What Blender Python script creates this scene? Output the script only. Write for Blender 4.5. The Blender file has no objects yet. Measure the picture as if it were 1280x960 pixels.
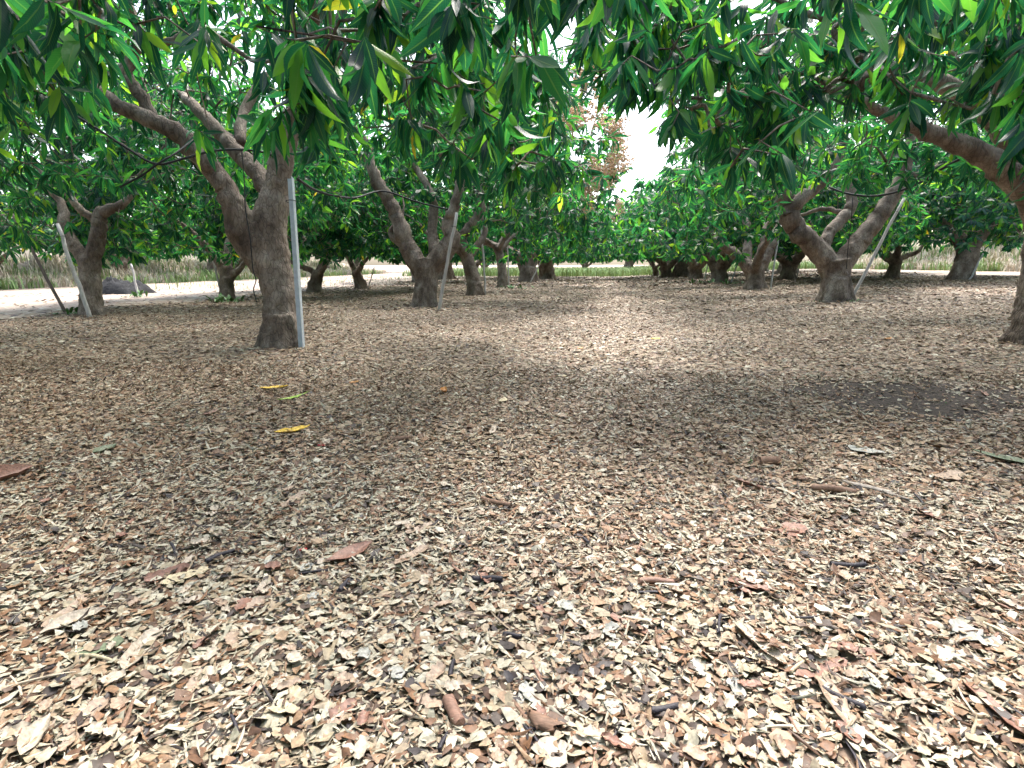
import bpy, math, random
import numpy as np
from mathutils import Vector, Matrix, noise

random.seed(7)
RNG = np.random.default_rng(11)
SC = bpy.context.scene
COL = SC.collection
rad = math.radians

# ------------------------------------------------------------------ camera
F_PX = 720.0                       # focal length in pixels of a 1280 wide frame
CAM = np.array([0.0, 0.0, 0.92])
YAW, PITCH = rad(8.3), rad(11.7)   # turned left, tilted down
FWD = np.array([-math.sin(YAW) * math.cos(PITCH), math.cos(YAW) * math.cos(PITCH), -math.sin(PITCH)])
RGT = np.array([math.cos(YAW), math.sin(YAW), 0.0])
UPV = np.cross(RGT, FWD)
cam_d = bpy.data.cameras.new('camera')
cam_d.sensor_width = 36.0
cam_d.lens = 36.0 * F_PX / 1280.0
cam_d.clip_start = 0.05
cam_d.clip_end = 2000.0
cam_o = bpy.data.objects.new('camera', cam_d)
COL.objects.link(cam_o)
cam_o.matrix_world = Matrix(((RGT[0], UPV[0], -FWD[0], CAM[0]), (RGT[1], UPV[1], -FWD[1], CAM[1]),
                             (RGT[2], UPV[2], -FWD[2], CAM[2]), (0, 0, 0, 1)))
SC.camera = cam_o

# ------------------------------------------------------------------ sky, sun, exposure
SUN_EL, SUN_AZ = rad(60), rad(8)     # ahead of the camera, down the lane
wld = bpy.data.worlds.new('World')
SC.world = wld
wld.use_nodes = True
wn, wl = wld.node_tree.nodes, wld.node_tree.links
bg = wn['Background']
sky = wn.new('ShaderNodeTexSky')
sky.sky_type = 'NISHITA'
sky.sun_disc = False
sky.sun_elevation = SUN_EL
sky.sun_rotation = SUN_AZ
sky.dust_density = 4.0
sky.air_density = 1.0
hs = wn.new('ShaderNodeHueSaturation')          # thin white cloud over the whole sky
hs.inputs['Saturation'].default_value = 0.75
wl.new(sky.outputs[0], hs.inputs['Color'])
wl.new(hs.outputs[0], bg.inputs['Color'])
bg.inputs['Strength'].default_value = 0.14
sun_d = bpy.data.lights.new('sun', 'SUN')
sun_d.energy = 1.2
sun_d.angle = rad(18)
sun_d.color = (1.0, 0.96, 0.89)
sun_o = bpy.data.objects.new('sun', sun_d)
COL.objects.link(sun_o)
sdir = Vector((math.sin(SUN_AZ) * math.cos(SUN_EL), math.cos(SUN_AZ) * math.cos(SUN_EL), math.sin(SUN_EL)))
sun_o.rotation_euler = (-sdir).to_track_quat('-Z', 'Y').to_euler()
SC.view_settings.view_transform = 'Standard'
SC.view_settings.look = 'None'
SC.view_settings.exposure = 2.32
SC.view_settings.gamma = 1.0
SC.view_settings.use_curve_mapping = False
SC.render.engine = 'CYCLES'
SC.cycles.use_denoising = True
SC.cycles.max_bounces = 7
SC.cycles.diffuse_bounces = 4
SC.cycles.glossy_bounces = 2
SC.cycles.transmission_bounces = 4
SC.cycles.transparent_max_bounces = 4


# ------------------------------------------------------------------ helpers
def P(px, py, depth):
    """point seen at that pixel of the photograph, that many metres ahead"""
    return CAM + depth * (FWD + RGT * ((px - 640) / F_PX) + UPV * ((480 - py) / F_PX))


def sstep(a, b, x):
    t = np.clip((x - a) / (b - a), 0, 1)
    return t * t * (3 - 2 * t)


def gz(x, y):
    """height of the orchard floor"""
    x = np.asarray(x, float); y = np.asarray(y, float)
    r = 0.045 * np.maximum(x - 1.5, 0) * sstep(1.5, 3.0, x)
    r = np.minimum(r, 0.62)
    return r + 0.012 * np.sin(x * 1.7 + 0.6) * np.sin(y * 1.3) + 0.006 * np.sin(x * 5.1 + y * 3.3)


def G(px, py):
    """point of the floor at that pixel"""
    d = P(px, py, 1.0) - CAM
    t = 0.0; z = 0.0
    t = (CAM[2]) / max(-d[2], 1e-4)
    for _ in range(40):
        p = CAM + d * t
        t = t * 0.5 + 0.5 * (CAM[2] - float(gz(p[0], p[1]))) / max(-d[2], 1e-4)
    return CAM + d * t


def proj(p):
    """pixel and depth of points"""
    q = np.atleast_2d(p) - CAM
    dep = q @ FWD
    dd = np.maximum(dep, 1e-3)
    return np.stack([640 + F_PX * (q @ RGT) / dd, 480 - F_PX * (q @ UPV) / dd, dep], 1)


def new_obj(name, mesh, parent=None, mat=None):
    o = bpy.data.objects.new(name, mesh)
    COL.objects.link(o)
    if mat is not None and mesh is not None and not mesh.materials:
        mesh.materials.append(mat)
    if parent is not None:
        o.parent = parent
        o.matrix_parent_inverse = parent.matrix_basis.inverted()
    return o


def tag(o, label=None, cat=None, group=None, kind=None):
    if label: o['label'] = label
    if cat: o['category'] = cat
    if group: o['group'] = group
    if kind: o['kind'] = kind
    return o


def empty(name, loc):
    o = bpy.data.objects.new(name, None)
    COL.objects.link(o)
    o.empty_display_size = 0.1
    o.matrix_basis = Matrix.Translation(Vector([float(c) for c in loc]))
    return o


def np_mesh(name, verts, idx, starts, totals, smooth=True, face_attr=None, uv=None):
    me = bpy.data.meshes.new(name)
    verts = np.ascontiguousarray(verts, np.float32)
    idx = np.ascontiguousarray(idx, np.int32)
    me.vertices.add(len(verts)); me.vertices.foreach_set('co', verts.ravel())
    me.loops.add(len(idx)); me.loops.foreach_set('vertex_index', idx)
    me.polygons.add(len(starts))
    me.polygons.foreach_set('loop_start', np.ascontiguousarray(starts, np.int32))
    me.polygons.foreach_set('loop_total', np.ascontiguousarray(totals, np.int32))
    me.update(calc_edges=True)
    me.polygons.foreach_set('use_smooth', np.full(len(starts), smooth, bool))
    if face_attr:
        for k, v in face_attr.items():
            a = me.attributes.new(k, 'FLOAT', 'FACE')
            a.data.foreach_set('value', np.ascontiguousarray(v, np.float32))
    if uv is not None:
        l = me.uv_layers.new(name='UVMap')
        l.data.foreach_set('uv', np.ascontiguousarray(uv, np.float32).ravel())
    me.update()
    return me


class MB:
    """collects quads and n-gons into one mesh"""
    def __init__(self):
        self.v, self.f, self.n = [], [], 0

    def add(self, verts, faces):
        b = self.n
        self.v.append(np.asarray(verts, float))
        self.f += [tuple(i + b for i in f) for f in faces]
        self.n += len(verts)

    def mesh(self, name, smooth=True, offset=None):
        v = np.concatenate(self.v)
        if offset is not None: v = v - offset
        tot = np.array([len(f) for f in self.f])
        idx = np.fromiter((i for f in self.f for i in f), np.int32)
        return np_mesh(name, v, idx, np.concatenate([[0], np.cumsum(tot)[:-1]]), tot, smooth)


def catmull(pts, rr, per=4):
    pts = np.asarray(pts, float); rr = np.asarray(rr, float)
    if len(pts) < 3: 
        t = np.linspace(0, 1, per + 1)[:, None]
        return pts[0] * (1 - t) + pts[-1] * t, rr[0] * (1 - t[:, 0]) + rr[-1] * t[:, 0]
    a = np.vstack([2 * pts[0] - pts[1], pts, 2 * pts[-1] - pts[-2]])
    out, ro = [], []
    for i in range(1, len(a) - 2):
        for k in range(per):
            t = k / per
            p0, p1, p2, p3 = a[i - 1], a[i], a[i + 1], a[i + 2]
            out.append(0.5 * (2 * p1 + (p2 - p0) * t + (2 * p0 - 5 * p1 + 4 * p2 - p3) * t * t + (3 * p1 - p0 - 3 * p2 + p3) * t ** 3))
            ro.append(rr[i - 1] * (1 - t) + rr[i] * t)
    out.append(pts[-1]); ro.append(rr[-1])
    return np.array(out), np.array(ro)


def tube(mb, pts, rr, sides=6, cap=True, wob=0.0):
    pts = np.asarray(pts, float); rr = np.asarray(rr, float)
    n = len(pts)
    tan = np.gradient(pts, axis=0)
    tan /= np.linalg.norm(tan, axis=1)[:, None] + 1e-9
    ref = np.array([0, 0, 1.0]) if abs(tan[0][2]) < 0.9 else np.array([1.0, 0, 0])
    u = np.cross(tan[0], ref); u /= np.linalg.norm(u)
    ang = np.arange(sides) * 2 * math.pi / sides
    ca, sa = np.cos(ang)[:, None], np.sin(ang)[:, None]
    vs = np.empty((n, sides, 3))
    for i in range(n):
        u = u - tan[i] * (u @ tan[i]); u /= np.linalg.norm(u) + 1e-9
        w = np.cross(tan[i], u)
        r = rr[i] * (1 + wob * RNG.standard_normal((sides, 1))) if wob else rr[i]
        vs[i] = pts[i] + r * (ca * u + sa * w)
    fs = []
    for i in range(n - 1):
        for k in range(sides):
            k2 = (k + 1) % sides
            fs.append((i * sides + k, i * sides + k2, (i + 1) * sides + k2, (i + 1) * sides + k))
    if cap:
        fs.append(tuple(range(sides))[::-1]); fs.append(tuple((n - 1) * sides + k for k in range(sides)))
    mb.add(vs.reshape(-1, 3), fs)


def noise_disp(v, amp, scale, seed=0):
    out = np.empty(len(v))
    for i, p in enumerate(v):
        out[i] = noise.noise(Vector((p[0] * scale + seed, p[1] * scale, p[2] * scale)))
    return out * amp


# ------------------------------------------------------------------ materials
def mat_new(name):
    m = bpy.data.materials.new(name)
    m.use_nodes = True
    return m, m.node_tree.nodes, m.node_tree.links, m.node_tree.nodes['Principled BSDF']


def N(nodes, kind, **kw):
    n = nodes.new(kind)
    for k, v in kw.items():
        if k.startswith('i_'): n.inputs[k[2:].replace('_', ' ')].default_value = v
        else: setattr(n, k, v)
    return n


def ramp(nodes, stops, mode='LINEAR'):
    r = nodes.new('ShaderNodeValToRGB')
    r.color_ramp.interpolation = mode
    e = r.color_ramp.elements
    while len(e) < len(stops): e.new(0.5)
    for k, (p, c) in enumerate(stops):
        e[k].position = p; e[k].color = (*c, 1)
    return r


def frac_random(n, l):
    """a number for each leaf: its own attribute plus its object's random value"""
    at = N(n, 'ShaderNodeAttribute', attribute_name='rnd')
    oi = n.new('ShaderNodeObjectInfo')
    ad = N(n, 'ShaderNodeMath', operation='ADD'); l.new(at.outputs['Fac'], ad.inputs[0]); l.new(oi.outputs['Random'], ad.inputs[1])
    fr = N(n, 'ShaderNodeMath', operation='FRACT'); l.new(ad.outputs[0], fr.inputs[0])
    return fr.outputs[0]


def make_leaf_mat():
    m, n, l, b = mat_new('mango_leaf')
    r = frac_random(n, l)
    cr = ramp(n, [(0.0, (0.002, 0.022, 0.022)), (0.35, (0.003, 0.038, 0.032)), (0.62, (0.007, 0.066, 0.038)),
                  (0.82, (0.020, 0.115, 0.034)), (0.955, (0.070, 0.19, 0.026)), (0.997, (0.13, 0.22, 0.025)), (1.0, (0.28, 0.20, 0.03))])
    l.new(r, cr.inputs[0])
    uv = n.new('ShaderNodeUVMap')
    sp = n.new('ShaderNodeSeparateXYZ'); l.new(uv.outputs[0], sp.inputs[0])
    ab = N(n, 'ShaderNodeMath', operation='ABSOLUTE'); l.new(sp.outputs[1], ab.inputs[0])
    mr = N(n, 'ShaderNodeMapRange'); mr.inputs['From Min'].default_value = 0.05; mr.inputs['From Max'].default_value = 0.12
    mr.inputs['To Min'].default_value = 1.0; mr.inputs['To Max'].default_value = 0.0
    l.new(ab.outputs[0], mr.inputs[0])
    # side veins: chevrons leaving the midrib
    a1 = N(n, 'ShaderNodeMath', operation='MULTIPLY'); l.new(sp.outputs[0], a1.inputs[0]); a1.inputs[1].default_value = 20.0
    a2 = N(n, 'ShaderNodeMath', operation='MULTIPLY_ADD'); l.new(ab.outputs[0], a2.inputs[0]); a2.inputs[1].default_value = -2.2
    l.new(a1.outputs[0], a2.inputs[2])
    a3 = N(n, 'ShaderNodeMath', operation='FRACT'); l.new(a2.outputs[0], a3.inputs[0])
    a4 = N(n, 'ShaderNodeMath', operation='PINGPONG'); l.new(a3.outputs[0], a4.inputs[0]); a4.inputs[1].default_value = 0.5
    vein = N(n, 'ShaderNodeMapRange'); vein.inputs['From Min'].default_value = 0.0; vein.inputs['From Max'].default_value = 0.09
    vein.inputs['To Min'].default_value = 0.35; vein.inputs['To Max'].default_value = 0.0
    l.new(a4.outputs[0], vein.inputs[0])
    mx0 = N(n, 'ShaderNodeMath', operation='MAXIMUM'); l.new(mr.outputs[0], mx0.inputs[0]); l.new(vein.outputs[0], mx0.inputs[1])
    mv = N(n, 'ShaderNodeMath', operation='MULTIPLY'); l.new(mx0.outputs[0], mv.inputs[0]); mv.inputs[1].default_value = 0.55
    mx = N(n, 'ShaderNodeMix', data_type='RGBA')
    l.new(mv.outputs[0], mx.inputs[0]); l.new(cr.outputs[0], mx.inputs[6]); mx.inputs[7].default_value = (0.07, 0.16, 0.05, 1)
    l.new(mx.outputs[2], b.inputs['Base Color'])
    b.inputs['Roughness'].default_value = 0.34
    b.inputs['Specular IOR Level'].default_value = 0.34
    bp = N(n, 'ShaderNodeBump'); bp.inputs['Strength'].default_value = 0.35; bp.inputs['Distance'].default_value = 0.004
    l.new(mx0.outputs[0], bp.inputs['Height']); l.new(bp.outputs[0], b.inputs['Normal'])
    tr = n.new('ShaderNodeBsdfTranslucent')
    tc = N(n, 'ShaderNodeMix', data_type='RGBA', blend_type='MULTIPLY'); tc.inputs[0].default_value = 1.0
    l.new(mx.outputs[2], tc.inputs[6]); tc.inputs[7].default_value = (4.4, 4.2, 1.8, 1)
    l.new(tc.outputs[2], tr.inputs['Color'])
    ms = n.new('ShaderNodeMixShader'); ms.inputs[0].default_value = 0.44
    l.new(b.outputs[0], ms.inputs[1]); l.new(tr.outputs[0], ms.inputs[2])
    l.new(ms.outputs[0], n['Material Output'].inputs['Surface'])
    return m


def make_bark():
    m, n, l, b = mat_new('mango_bark')
    geo = n.new('ShaderNodeNewGeometry')
    mp = N(n, 'ShaderNodeMapping'); mp.inputs['Scale'].default_value = (1, 1, 0.55)
    l.new(geo.outputs['Position'], mp.inputs[0])
    n1 = N(n, 'ShaderNodeTexNoise'); n1.inputs['Scale'].default_value = 5.0; n1.inputs['Detail'].default_value = 8; n1.inputs['Roughness'].default_value = 0.65
    l.new(mp.outputs[0], n1.inputs['Vector'])
    cr = ramp(n, [(0.28, (0.060, 0.046, 0.038)), (0.42, (0.160, 0.122, 0.098)), (0.54, (0.25, 0.208, 0.174)), (0.70, (0.39, 0.342, 0.298))])
    l.new(n1.outputs[0], cr.inputs[0])
    n2 = N(n, 'ShaderNodeTexNoise'); n2.inputs['Scale'].default_value = 1.6; n2.inputs['Detail'].default_value = 4
    l.new(geo.outputs['Position'], n2.inputs['Vector'])
    cr2 = ramp(n, [(0.36, (0.62, 0.56, 0.51)), (0.60, (1.1, 1.07, 1.03))])
    l.new(n2.outputs[0], cr2.inputs[0])
    mm = N(n, 'ShaderNodeMix', data_type='RGBA', blend_type='MULTIPLY'); mm.inputs[0].default_value = 1
    l.new(cr.outputs[0], mm.inputs[6]); l.new(cr2.outputs[0], mm.inputs[7])
    b.inputs['Roughness'].default_value = 0.82
    n3 = N(n, 'ShaderNodeTexVoronoi', feature='DISTANCE_TO_EDGE'); n3.inputs['Scale'].default_value = 24
    mp3 = N(n, 'ShaderNodeMapping'); mp3.inputs['Scale'].default_value = (1, 1, 0.32)
    wv = N(n, 'ShaderNodeTexNoise'); wv.inputs['Scale'].default_value = 14; wv.inputs['Detail'].default_value = 3
    l.new(geo.outputs['Position'], wv.inputs['Vector'])
    va = N(n, 'ShaderNodeVectorMath', operation='MULTIPLY_ADD'); va.inputs[1].default_value = (0.05, 0.05, 0.05)
    l.new(wv.outputs['Color'], va.inputs[0]); l.new(geo.outputs['Position'], va.inputs[2])
    l.new(va.outputs[0], mp3.inputs[0]); l.new(mp3.outputs[0], n3.inputs['Vector'])
    n4 = N(n, 'ShaderNodeTexNoise'); n4.inputs['Scale'].default_value = 45; n4.inputs['Detail'].default_value = 6
    l.new(geo.outputs['Position'], n4.inputs['Vector'])
    ck = N(n, 'ShaderNodeMapRange', clamp=True); ck.inputs['From Min'].default_value = 0.0; ck.inputs['From Max'].default_value = 0.10
    ck.inputs['To Min'].default_value = 0.45; ck.inputs['To Max'].default_value = 1.0
    l.new(n3.outputs['Distance'], ck.inputs[0])
    m2 = N(n, 'ShaderNodeMix', data_type='RGBA', blend_type='MULTIPLY'); m2.inputs[0].default_value = 0.8
    l.new(mm.outputs[2], m2.inputs[6]); l.new(ck.outputs[0], m2.inputs[7])
    l.new(m2.outputs[2], b.inputs['Base Color'])
    mn = N(n, 'ShaderNodeMath', operation='MINIMUM'); l.new(n3.outputs['Distance'], mn.inputs[0]); mn.inputs[1].default_value = 0.14
    ad = N(n, 'ShaderNodeMath', operation='MULTIPLY_ADD'); l.new(n4.outputs[0], ad.inputs[0]); ad.inputs[1].default_value = 0.22
    l.new(mn.outputs[0], ad.inputs[2])
    bp = N(n, 'ShaderNodeBump'); bp.inputs['Strength'].default_value = 0.75; bp.inputs['Distance'].default_value = 0.05
    l.new(ad.outputs[0], bp.inputs['Height']); l.new(bp.outputs[0], b.inputs['Normal'])
    return m


CHIP_STOPS = [(0.00, (0.020, 0.016, 0.021)), (0.07, (0.055, 0.037, 0.028)), (0.15, (0.130, 0.066, 0.036)), (0.25, (0.215, 0.110, 0.056)),
              (0.35, (0.275, 0.168, 0.095)), (0.46, (0.330, 0.230, 0.145)), (0.56, (0.310, 0.260, 0.170)), (0.66, (0.385, 0.305, 0.210)),
              (0.78, (0.355, 0.330, 0.245)), (0.89, (0.430, 0.385, 0.285)), (1.00, (0.500, 0.465, 0.370))]


def make_chip_mat(name='dry_litter', single=False):
    m, n, l, b = mat_new(name)
    r = frac_random(n, l)
    cr = ramp(n, CHIP_STOPS); l.new(r, cr.inputs[0])
    geo = n.new('ShaderNodeNewGeometry')
    n1 = N(n, 'ShaderNodeTexNoise'); n1.inputs['Scale'].default_value = 90; n1.inputs['Detail'].default_value = 4
    l.new(geo.outputs['Position'], n1.inputs['Vector'])
    mr = N(n, 'ShaderNodeMapRange'); mr.inputs['From Min'].default_value = 0.3; mr.inputs['From Max'].default_value = 0.7
    mr.inputs['To Min'].default_value = 0.62; mr.inputs['To Max'].default_value = 1.22
    l.new(n1.outputs[0], mr.inputs[0])
    mm = N(n, 'ShaderNodeMix', data_type='RGBA', blend_type='MULTIPLY'); mm.inputs[0].default_value = 1
    l.new(cr.outputs[0], mm.inputs[6]); l.new(mr.outputs[0], mm.inputs[7])
    l.new(mm.outputs[2], b.inputs['Base Color'])
    b.inputs['Roughness'].default_value = 0.55
    b.inputs['Specular IOR Level'].default_value = 0.42
    bp = N(n, 'ShaderNodeBump'); bp.inputs['Strength'].default_value = 0.3; bp.inputs['Distance'].default_value = 0.004
    l.new(n1.outputs[0], bp.inputs['Height']); l.new(bp.outputs[0], b.inputs['Normal'])
    return m


def make_plain(name, col, rough=0.7, var=0.25, scale=30, metal=0.0, bump=0.2, dist=0.01, stretch=(1, 1, 1)):
    m, n, l, b = mat_new(name)
    tc = n.new('ShaderNodeTexCoord')
    mp = N(n, 'ShaderNodeMapping'); mp.inputs['Scale'].default_value = stretch
    l.new(tc.outputs['Object'], mp.inputs[0])
    n1 = N(n, 'ShaderNodeTexNoise'); n1.inputs['Scale'].default_value = scale; n1.inputs['Detail'].default_value = 5
    l.new(mp.outputs[0], n1.inputs['Vector'])
    c = np.array(col)
    cr = ramp(n, [(0.3, tuple(c * (1 - var))), (0.7, tuple(np.minimum(c * (1 + var), 0.9)))])
    l.new(n1.outputs[0], cr.inputs[0]); l.new(cr.outputs[0], b.inputs['Base Color'])
    b.inputs['Roughness'].default_value = rough
    b.inputs['Metallic'].default_value = metal
    bp = N(n, 'ShaderNodeBump'); bp.inputs['Strength'].default_value = bump; bp.inputs['Distance'].default_value = dist
    l.new(n1.outputs[0], bp.inputs['Height']); l.new(bp.outputs[0], b.inputs['Normal'])
    return m


def make_ground_mat():
    """brown crumbled mulch under the trees, pale dry soil beyond the litter's ragged edge"""
    m, n, l, b = mat_new('orchard_ground')
    geo = n.new('ShaderNodeNewGeometry')
    sp = n.new('ShaderNodeSeparateXYZ'); l.new(geo.outputs['Position'], sp.inputs[0])
    nz = N(n, 'ShaderNodeTexNoise'); nz.inputs['Scale'].default_value = 0.8; nz.inputs['Detail'].default_value = 6
    l.new(geo.outputs['Position'], nz.inputs['Vector'])

    def edge(sock, thr, width, sgn):
        a = N(n, 'ShaderNodeMath', operation='MULTIPLY_ADD'); l.new(nz.outputs[0], a.inputs[0]); a.inputs[1].default_value = 1.6 * sgn
        l.new(sock, a.inputs[2])
        mr = N(n, 'ShaderNodeMapRange', clamp=True)
        mr.inputs['From Min'].default_value = thr - width + 0.8 * sgn; mr.inputs['From Max'].default_value = thr + width + 0.8 * sgn
        mr.inputs['To Min'].default_value = 0.0 if sgn > 0 else 1.0; mr.inputs['To Max'].default_value = 1.0 if sgn > 0 else 0.0
        l.new(a.outputs[0], mr.inputs[0])
        return mr.outputs[0]
    e1 = edge(sp.outputs[0], 13.2, 0.7, 1)
    e2 = edge(sp.outputs[0], -10.1, 0.5, -1)
    e3 = edge(sp.outputs[1], 46.0, 1.0, 1)
    x1 = N(n, 'ShaderNodeMath', operation='MAXIMUM'); l.new(e1, x1.inputs[0]); l.new(e2, x1.inputs[1])
    x2 = N(n, 'ShaderNodeMath', operation='MAXIMUM'); l.new(x1.outputs[0], x2.inputs[0]); l.new(e3, x2.inputs[1])
    # mulch: crumbs
    v1 = N(n, 'ShaderNodeTexVoronoi'); v1.inputs['Scale'].default_value = 42; v1.inputs['Randomness'].default_value = 1
    l.new(geo.outputs['Position'], v1.inputs['Vector'])
    sepc = n.new('ShaderNodeSeparateColor'); l.new(v1.outputs['Color'], sepc.inputs[0])
    cr = ramp(n, [(0.0, (0.03, 0.022, 0.018)), (0.3, (0.10, 0.068, 0.048)), (0.55, (0.23, 0.165, 0.12)), (0.8, (0.34, 0.27, 0.21)), (1.0, (0.43, 0.38, 0.31))])
    l.new(sepc.outputs[0], cr.inputs[0])
    # pale soil
    s1 = N(n, 'ShaderNodeTexNoise'); s1.inputs['Scale'].default_value = 2.2; s1.inputs['Detail'].default_value = 12; s1.inputs['Roughness'].default_value = 0.78
    l.new(geo.outputs['Position'], s1.inputs['Vector'])
    cs = ramp(n, [(0.32, (0.20, 0.145, 0.10)), (0.5, (0.38, 0.30, 0.235)), (0.72, (0.50, 0.43, 0.36))])
    l.new(s1.outputs[0], cs.inputs[0])
    mx = N(n, 'ShaderNodeMix', data_type='RGBA')
    l.new(x2.outputs[0], mx.inputs[0]); l.new(cr.outputs[0], mx.inputs[6]); l.new(cs.outputs[0], mx.inputs[7])
    l.new(mx.outputs[2], b.inputs['Base Color'])
    b.inputs['Roughness'].default_value = 0.95
    bp = N(n, 'ShaderNodeBump'); bp.inputs['Strength'].default_value = 0.8; bp.inputs['Distance'].default_value = 0.02
    l.new(sepc.outputs[0], bp.inputs['Height']); l.new(bp.outputs[0], b.inputs['Normal'])
    return m


LEAF = make_leaf_mat()
BARK = make_bark()
CHIP = make_chip_mat()
GROUND = make_ground_mat()
DRYGRASS = make_plain('dry_grass', (0.52, 0.46, 0.36), 0.8, 0.3, 3)
GREENGRASS = make_plain('green_grass', (0.20, 0.30, 0.10), 0.7, 0.35, 2)
STEEL = make_plain('galvanised_steel', (0.52, 0.57, 0.62), 0.5, 0.1, 25, 0.0, 0.1)
PALEWOOD = make_plain('weathered_stake', (0.46, 0.44, 0.42), 0.8, 0.25, 30, 0, 0.3, stretch=(1, 1, 0.1))
DARKWOOD = make_plain('dark_stake', (0.13, 0.10, 0.085), 0.8, 0.3, 30, 0, 0.3, stretch=(1, 1, 0.1))
HOSE = make_plain('black_hose', (0.012, 0.013, 0.016), 0.75, 0.2, 20)
NETTING = make_plain('black_netting', (0.008, 0.009, 0.011), 0.95, 0.4, 12, 0, 0.8, 0.05)
FLOWER = make_plain('mango_blossom', (0.66, 0.46, 0.29), 0.8, 0.3, 40)
SOILDARK = make_plain('bare_dark_soil', (0.046, 0.033, 0.026), 0.95, 0.7, 45, 0, 0.9, 0.01)
BANKM = make_plain('dry_bank', (0.25, 0.20, 0.15), 0.95, 0.5, 1.8, 0, 0.6, 0.2)

# ------------------------------------------------------------------ ground
def grid_mesh(name, xs, ys, zf):
    X, Y = np.meshgrid(xs, ys)
    Z = zf(X, Y)
    v = np.stack([X, Y, Z], -1).reshape(-1, 3)
    nx, ny = len(xs), len(ys)
    i = np.arange(ny - 1)[:, None] * nx + np.arange(nx - 1)[None, :]
    q = np.stack([i, i + 1, i + nx + 1, i + nx], -1).reshape(-1, 4)
    return np_mesh(name, v, q.ravel(), np.arange(len(q)) * 4, np.full(len(q), 4))


gx = np.concatenate([np.linspace(-400, -30, 12), np.linspace(-28, -8, 30), np.linspace(-7.5, 8, 90), np.linspace(8.5, 30, 40), np.linspace(34, 400, 12)])
gy = np.concatenate([np.linspace(-300, -6, 10), np.linspace(-5, 9, 80), np.linspace(9.4, 60, 60), np.linspace(70, 900, 14)])
ground = new_obj('ground', grid_mesh('ground', gx, gy, gz), None, GROUND)
tag(ground, 'orchard floor of brown leaf mulch with pale dry soil beyond the rows', None, None, 'structure')

# bare dark soil patch, a thin ragged sheet where the litter is swept away
pc = G(1135, 497)
ang = np.linspace(0, 2 * math.pi, 48, endpoint=False)
rr_ = 1 + 0.16 * np.sin(ang * 3 + 1) + 0.1 * np.sin(ang * 7) + 0.06 * RNG.standard_normal(48)
ring = np.stack([pc[0] + 0.78 * rr_ * np.cos(ang), pc[1] + 0.62 * rr_ * np.sin(ang)], 1)
vv = np.vstack([[pc[0], pc[1], 0], np.c_[ring * 0.5 + pc[:2] * 0.5, np.zeros(48)], np.c_[ring, np.zeros(48)]])
vv[:, 2] = gz(vv[:, 0], vv[:, 1]) + 0.006
vv[49:, 2] -= 0.004
mbp = MB()
fs = [(0, 1 + k, 1 + (k + 1) % 48) for k in range(48)] + [(1 + k, 49 + k, 49 + (k + 1) % 48, 1 + (k + 1) % 48) for k in range(48)]
mbp.add(vv, fs)
soil_patch = tag(new_obj('soil_patch', mbp.mesh('soil_patch'), None, SOILDARK), 'bare dark soil patch swept clear of litter', None, None, 'structure')


# banks of dry grass beyond the orchard
def bank(name, x0, x1, y0, y1, foot, h, nx=40, ny=60, seed=0.0):
    xs, ys = np.linspace(x0, x1, nx), np.linspace(y0, y1, ny)

    def zf(X, Y):
        t = (X - x0) / (x1 - x0)
        if not foot: t = 1 - t
        prof = sstep(0, 0.35, t) * h
        bump = np.array([[noise.noise(Vector((x * 0.45 + seed, y * 0.35, 0))) + 0.5 * noise.noise(Vector((x * 1.3, y * 1.1 + seed, 2))) for x in xs] for y in ys])
        return gz(X, Y) - 0.05 + prof * (1 + 0.45 * bump)
    o = new_obj(name, grid_mesh(name, xs, ys, zf), None, BANKM)
    o['kind'] = 'structure'
    return o, zf, xs, ys


bank_left, zl, _, _ = bank('bank_left', -22.0, -40, -6, 62, True, 1.0)
bank_right, zr, _, _ = bank('bank_right', 17.5, 32, 4, 62, True, 1.2, seed=9)
tag(bank_left, 'rough earth bank with dry grass beyond the pale track')
tag(bank_right, 'rough earth bank with dry grass beyond the right hand trees')


def blades(name, pts, hmin, hmax, wid, mat, lean=0.5):
    n = len(pts)
    h = RNG.uniform(hmin, hmax, n); a = RNG.uniform(0, 2 * math.pi, n); ln = RNG.uniform(0.1, lean, n)
    d = np.stack([np.cos(a), np.sin(a), np.zeros(n)], 1); s = np.stack([-np.sin(a), np.cos(a), np.zeros(n)], 1)
    w = wid * RNG.uniform(0.6, 1.4, n)[:, None]
    up = np.array([0, 0, 1.0])
    v = np.stack([pts - s * w, pts + s * w,
                  pts + s * w * 0.8 + d * (ln * h * 0.25)[:, None] + up * (h * 0.55)[:, None],
                  pts - s * w * 0.8 + d * (ln * h * 0.25)[:, None] + up * (h * 0.55)[:, None],
                  pts + d * (ln * h)[:, None] + up * (h * (1 - 0.3 * ln))[:, None]], 1).reshape(-1, 3)
    b = np.arange(n)[:, None] * 5
    idx = (b + np.array([0, 1, 2, 3, 3, 2, 4])).ravel()
    st = (np.arange(n)[:, None] * 7 + np.array([0, 4])).ravel()
    me = np_mesh(name, v, idx, st, np.tile([4, 3], n))
    o = new_obj(name, me, None, mat)
    return o


def bank_pts(n, x0, x1, y0, y1, zoff, h, sgn):
    x = RNG.uniform(x0, x1, n); y = RNG.uniform(y0, y1, n)
    return x, y


def surf_z(o, x, y):
    from mathutils.bvhtree import BVHTree
    dg = None
    me = o.data
    vs = [v.co.copy() for v in me.vertices]; ps = [tuple(p.vertices) for p in me.polygons]
    t = BVHTree.FromPolygons(vs, ps)
    z = np.zeros(len(x))
    for i in range(len(x)):
        hit = t.ray_cast(Vector((float(x[i]), float(y[i]), 50)), Vector((0, 0, -1)))
        z[i] = hit[0].z if hit[0] is not None else gz(x[i], y[i])
    return z


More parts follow.
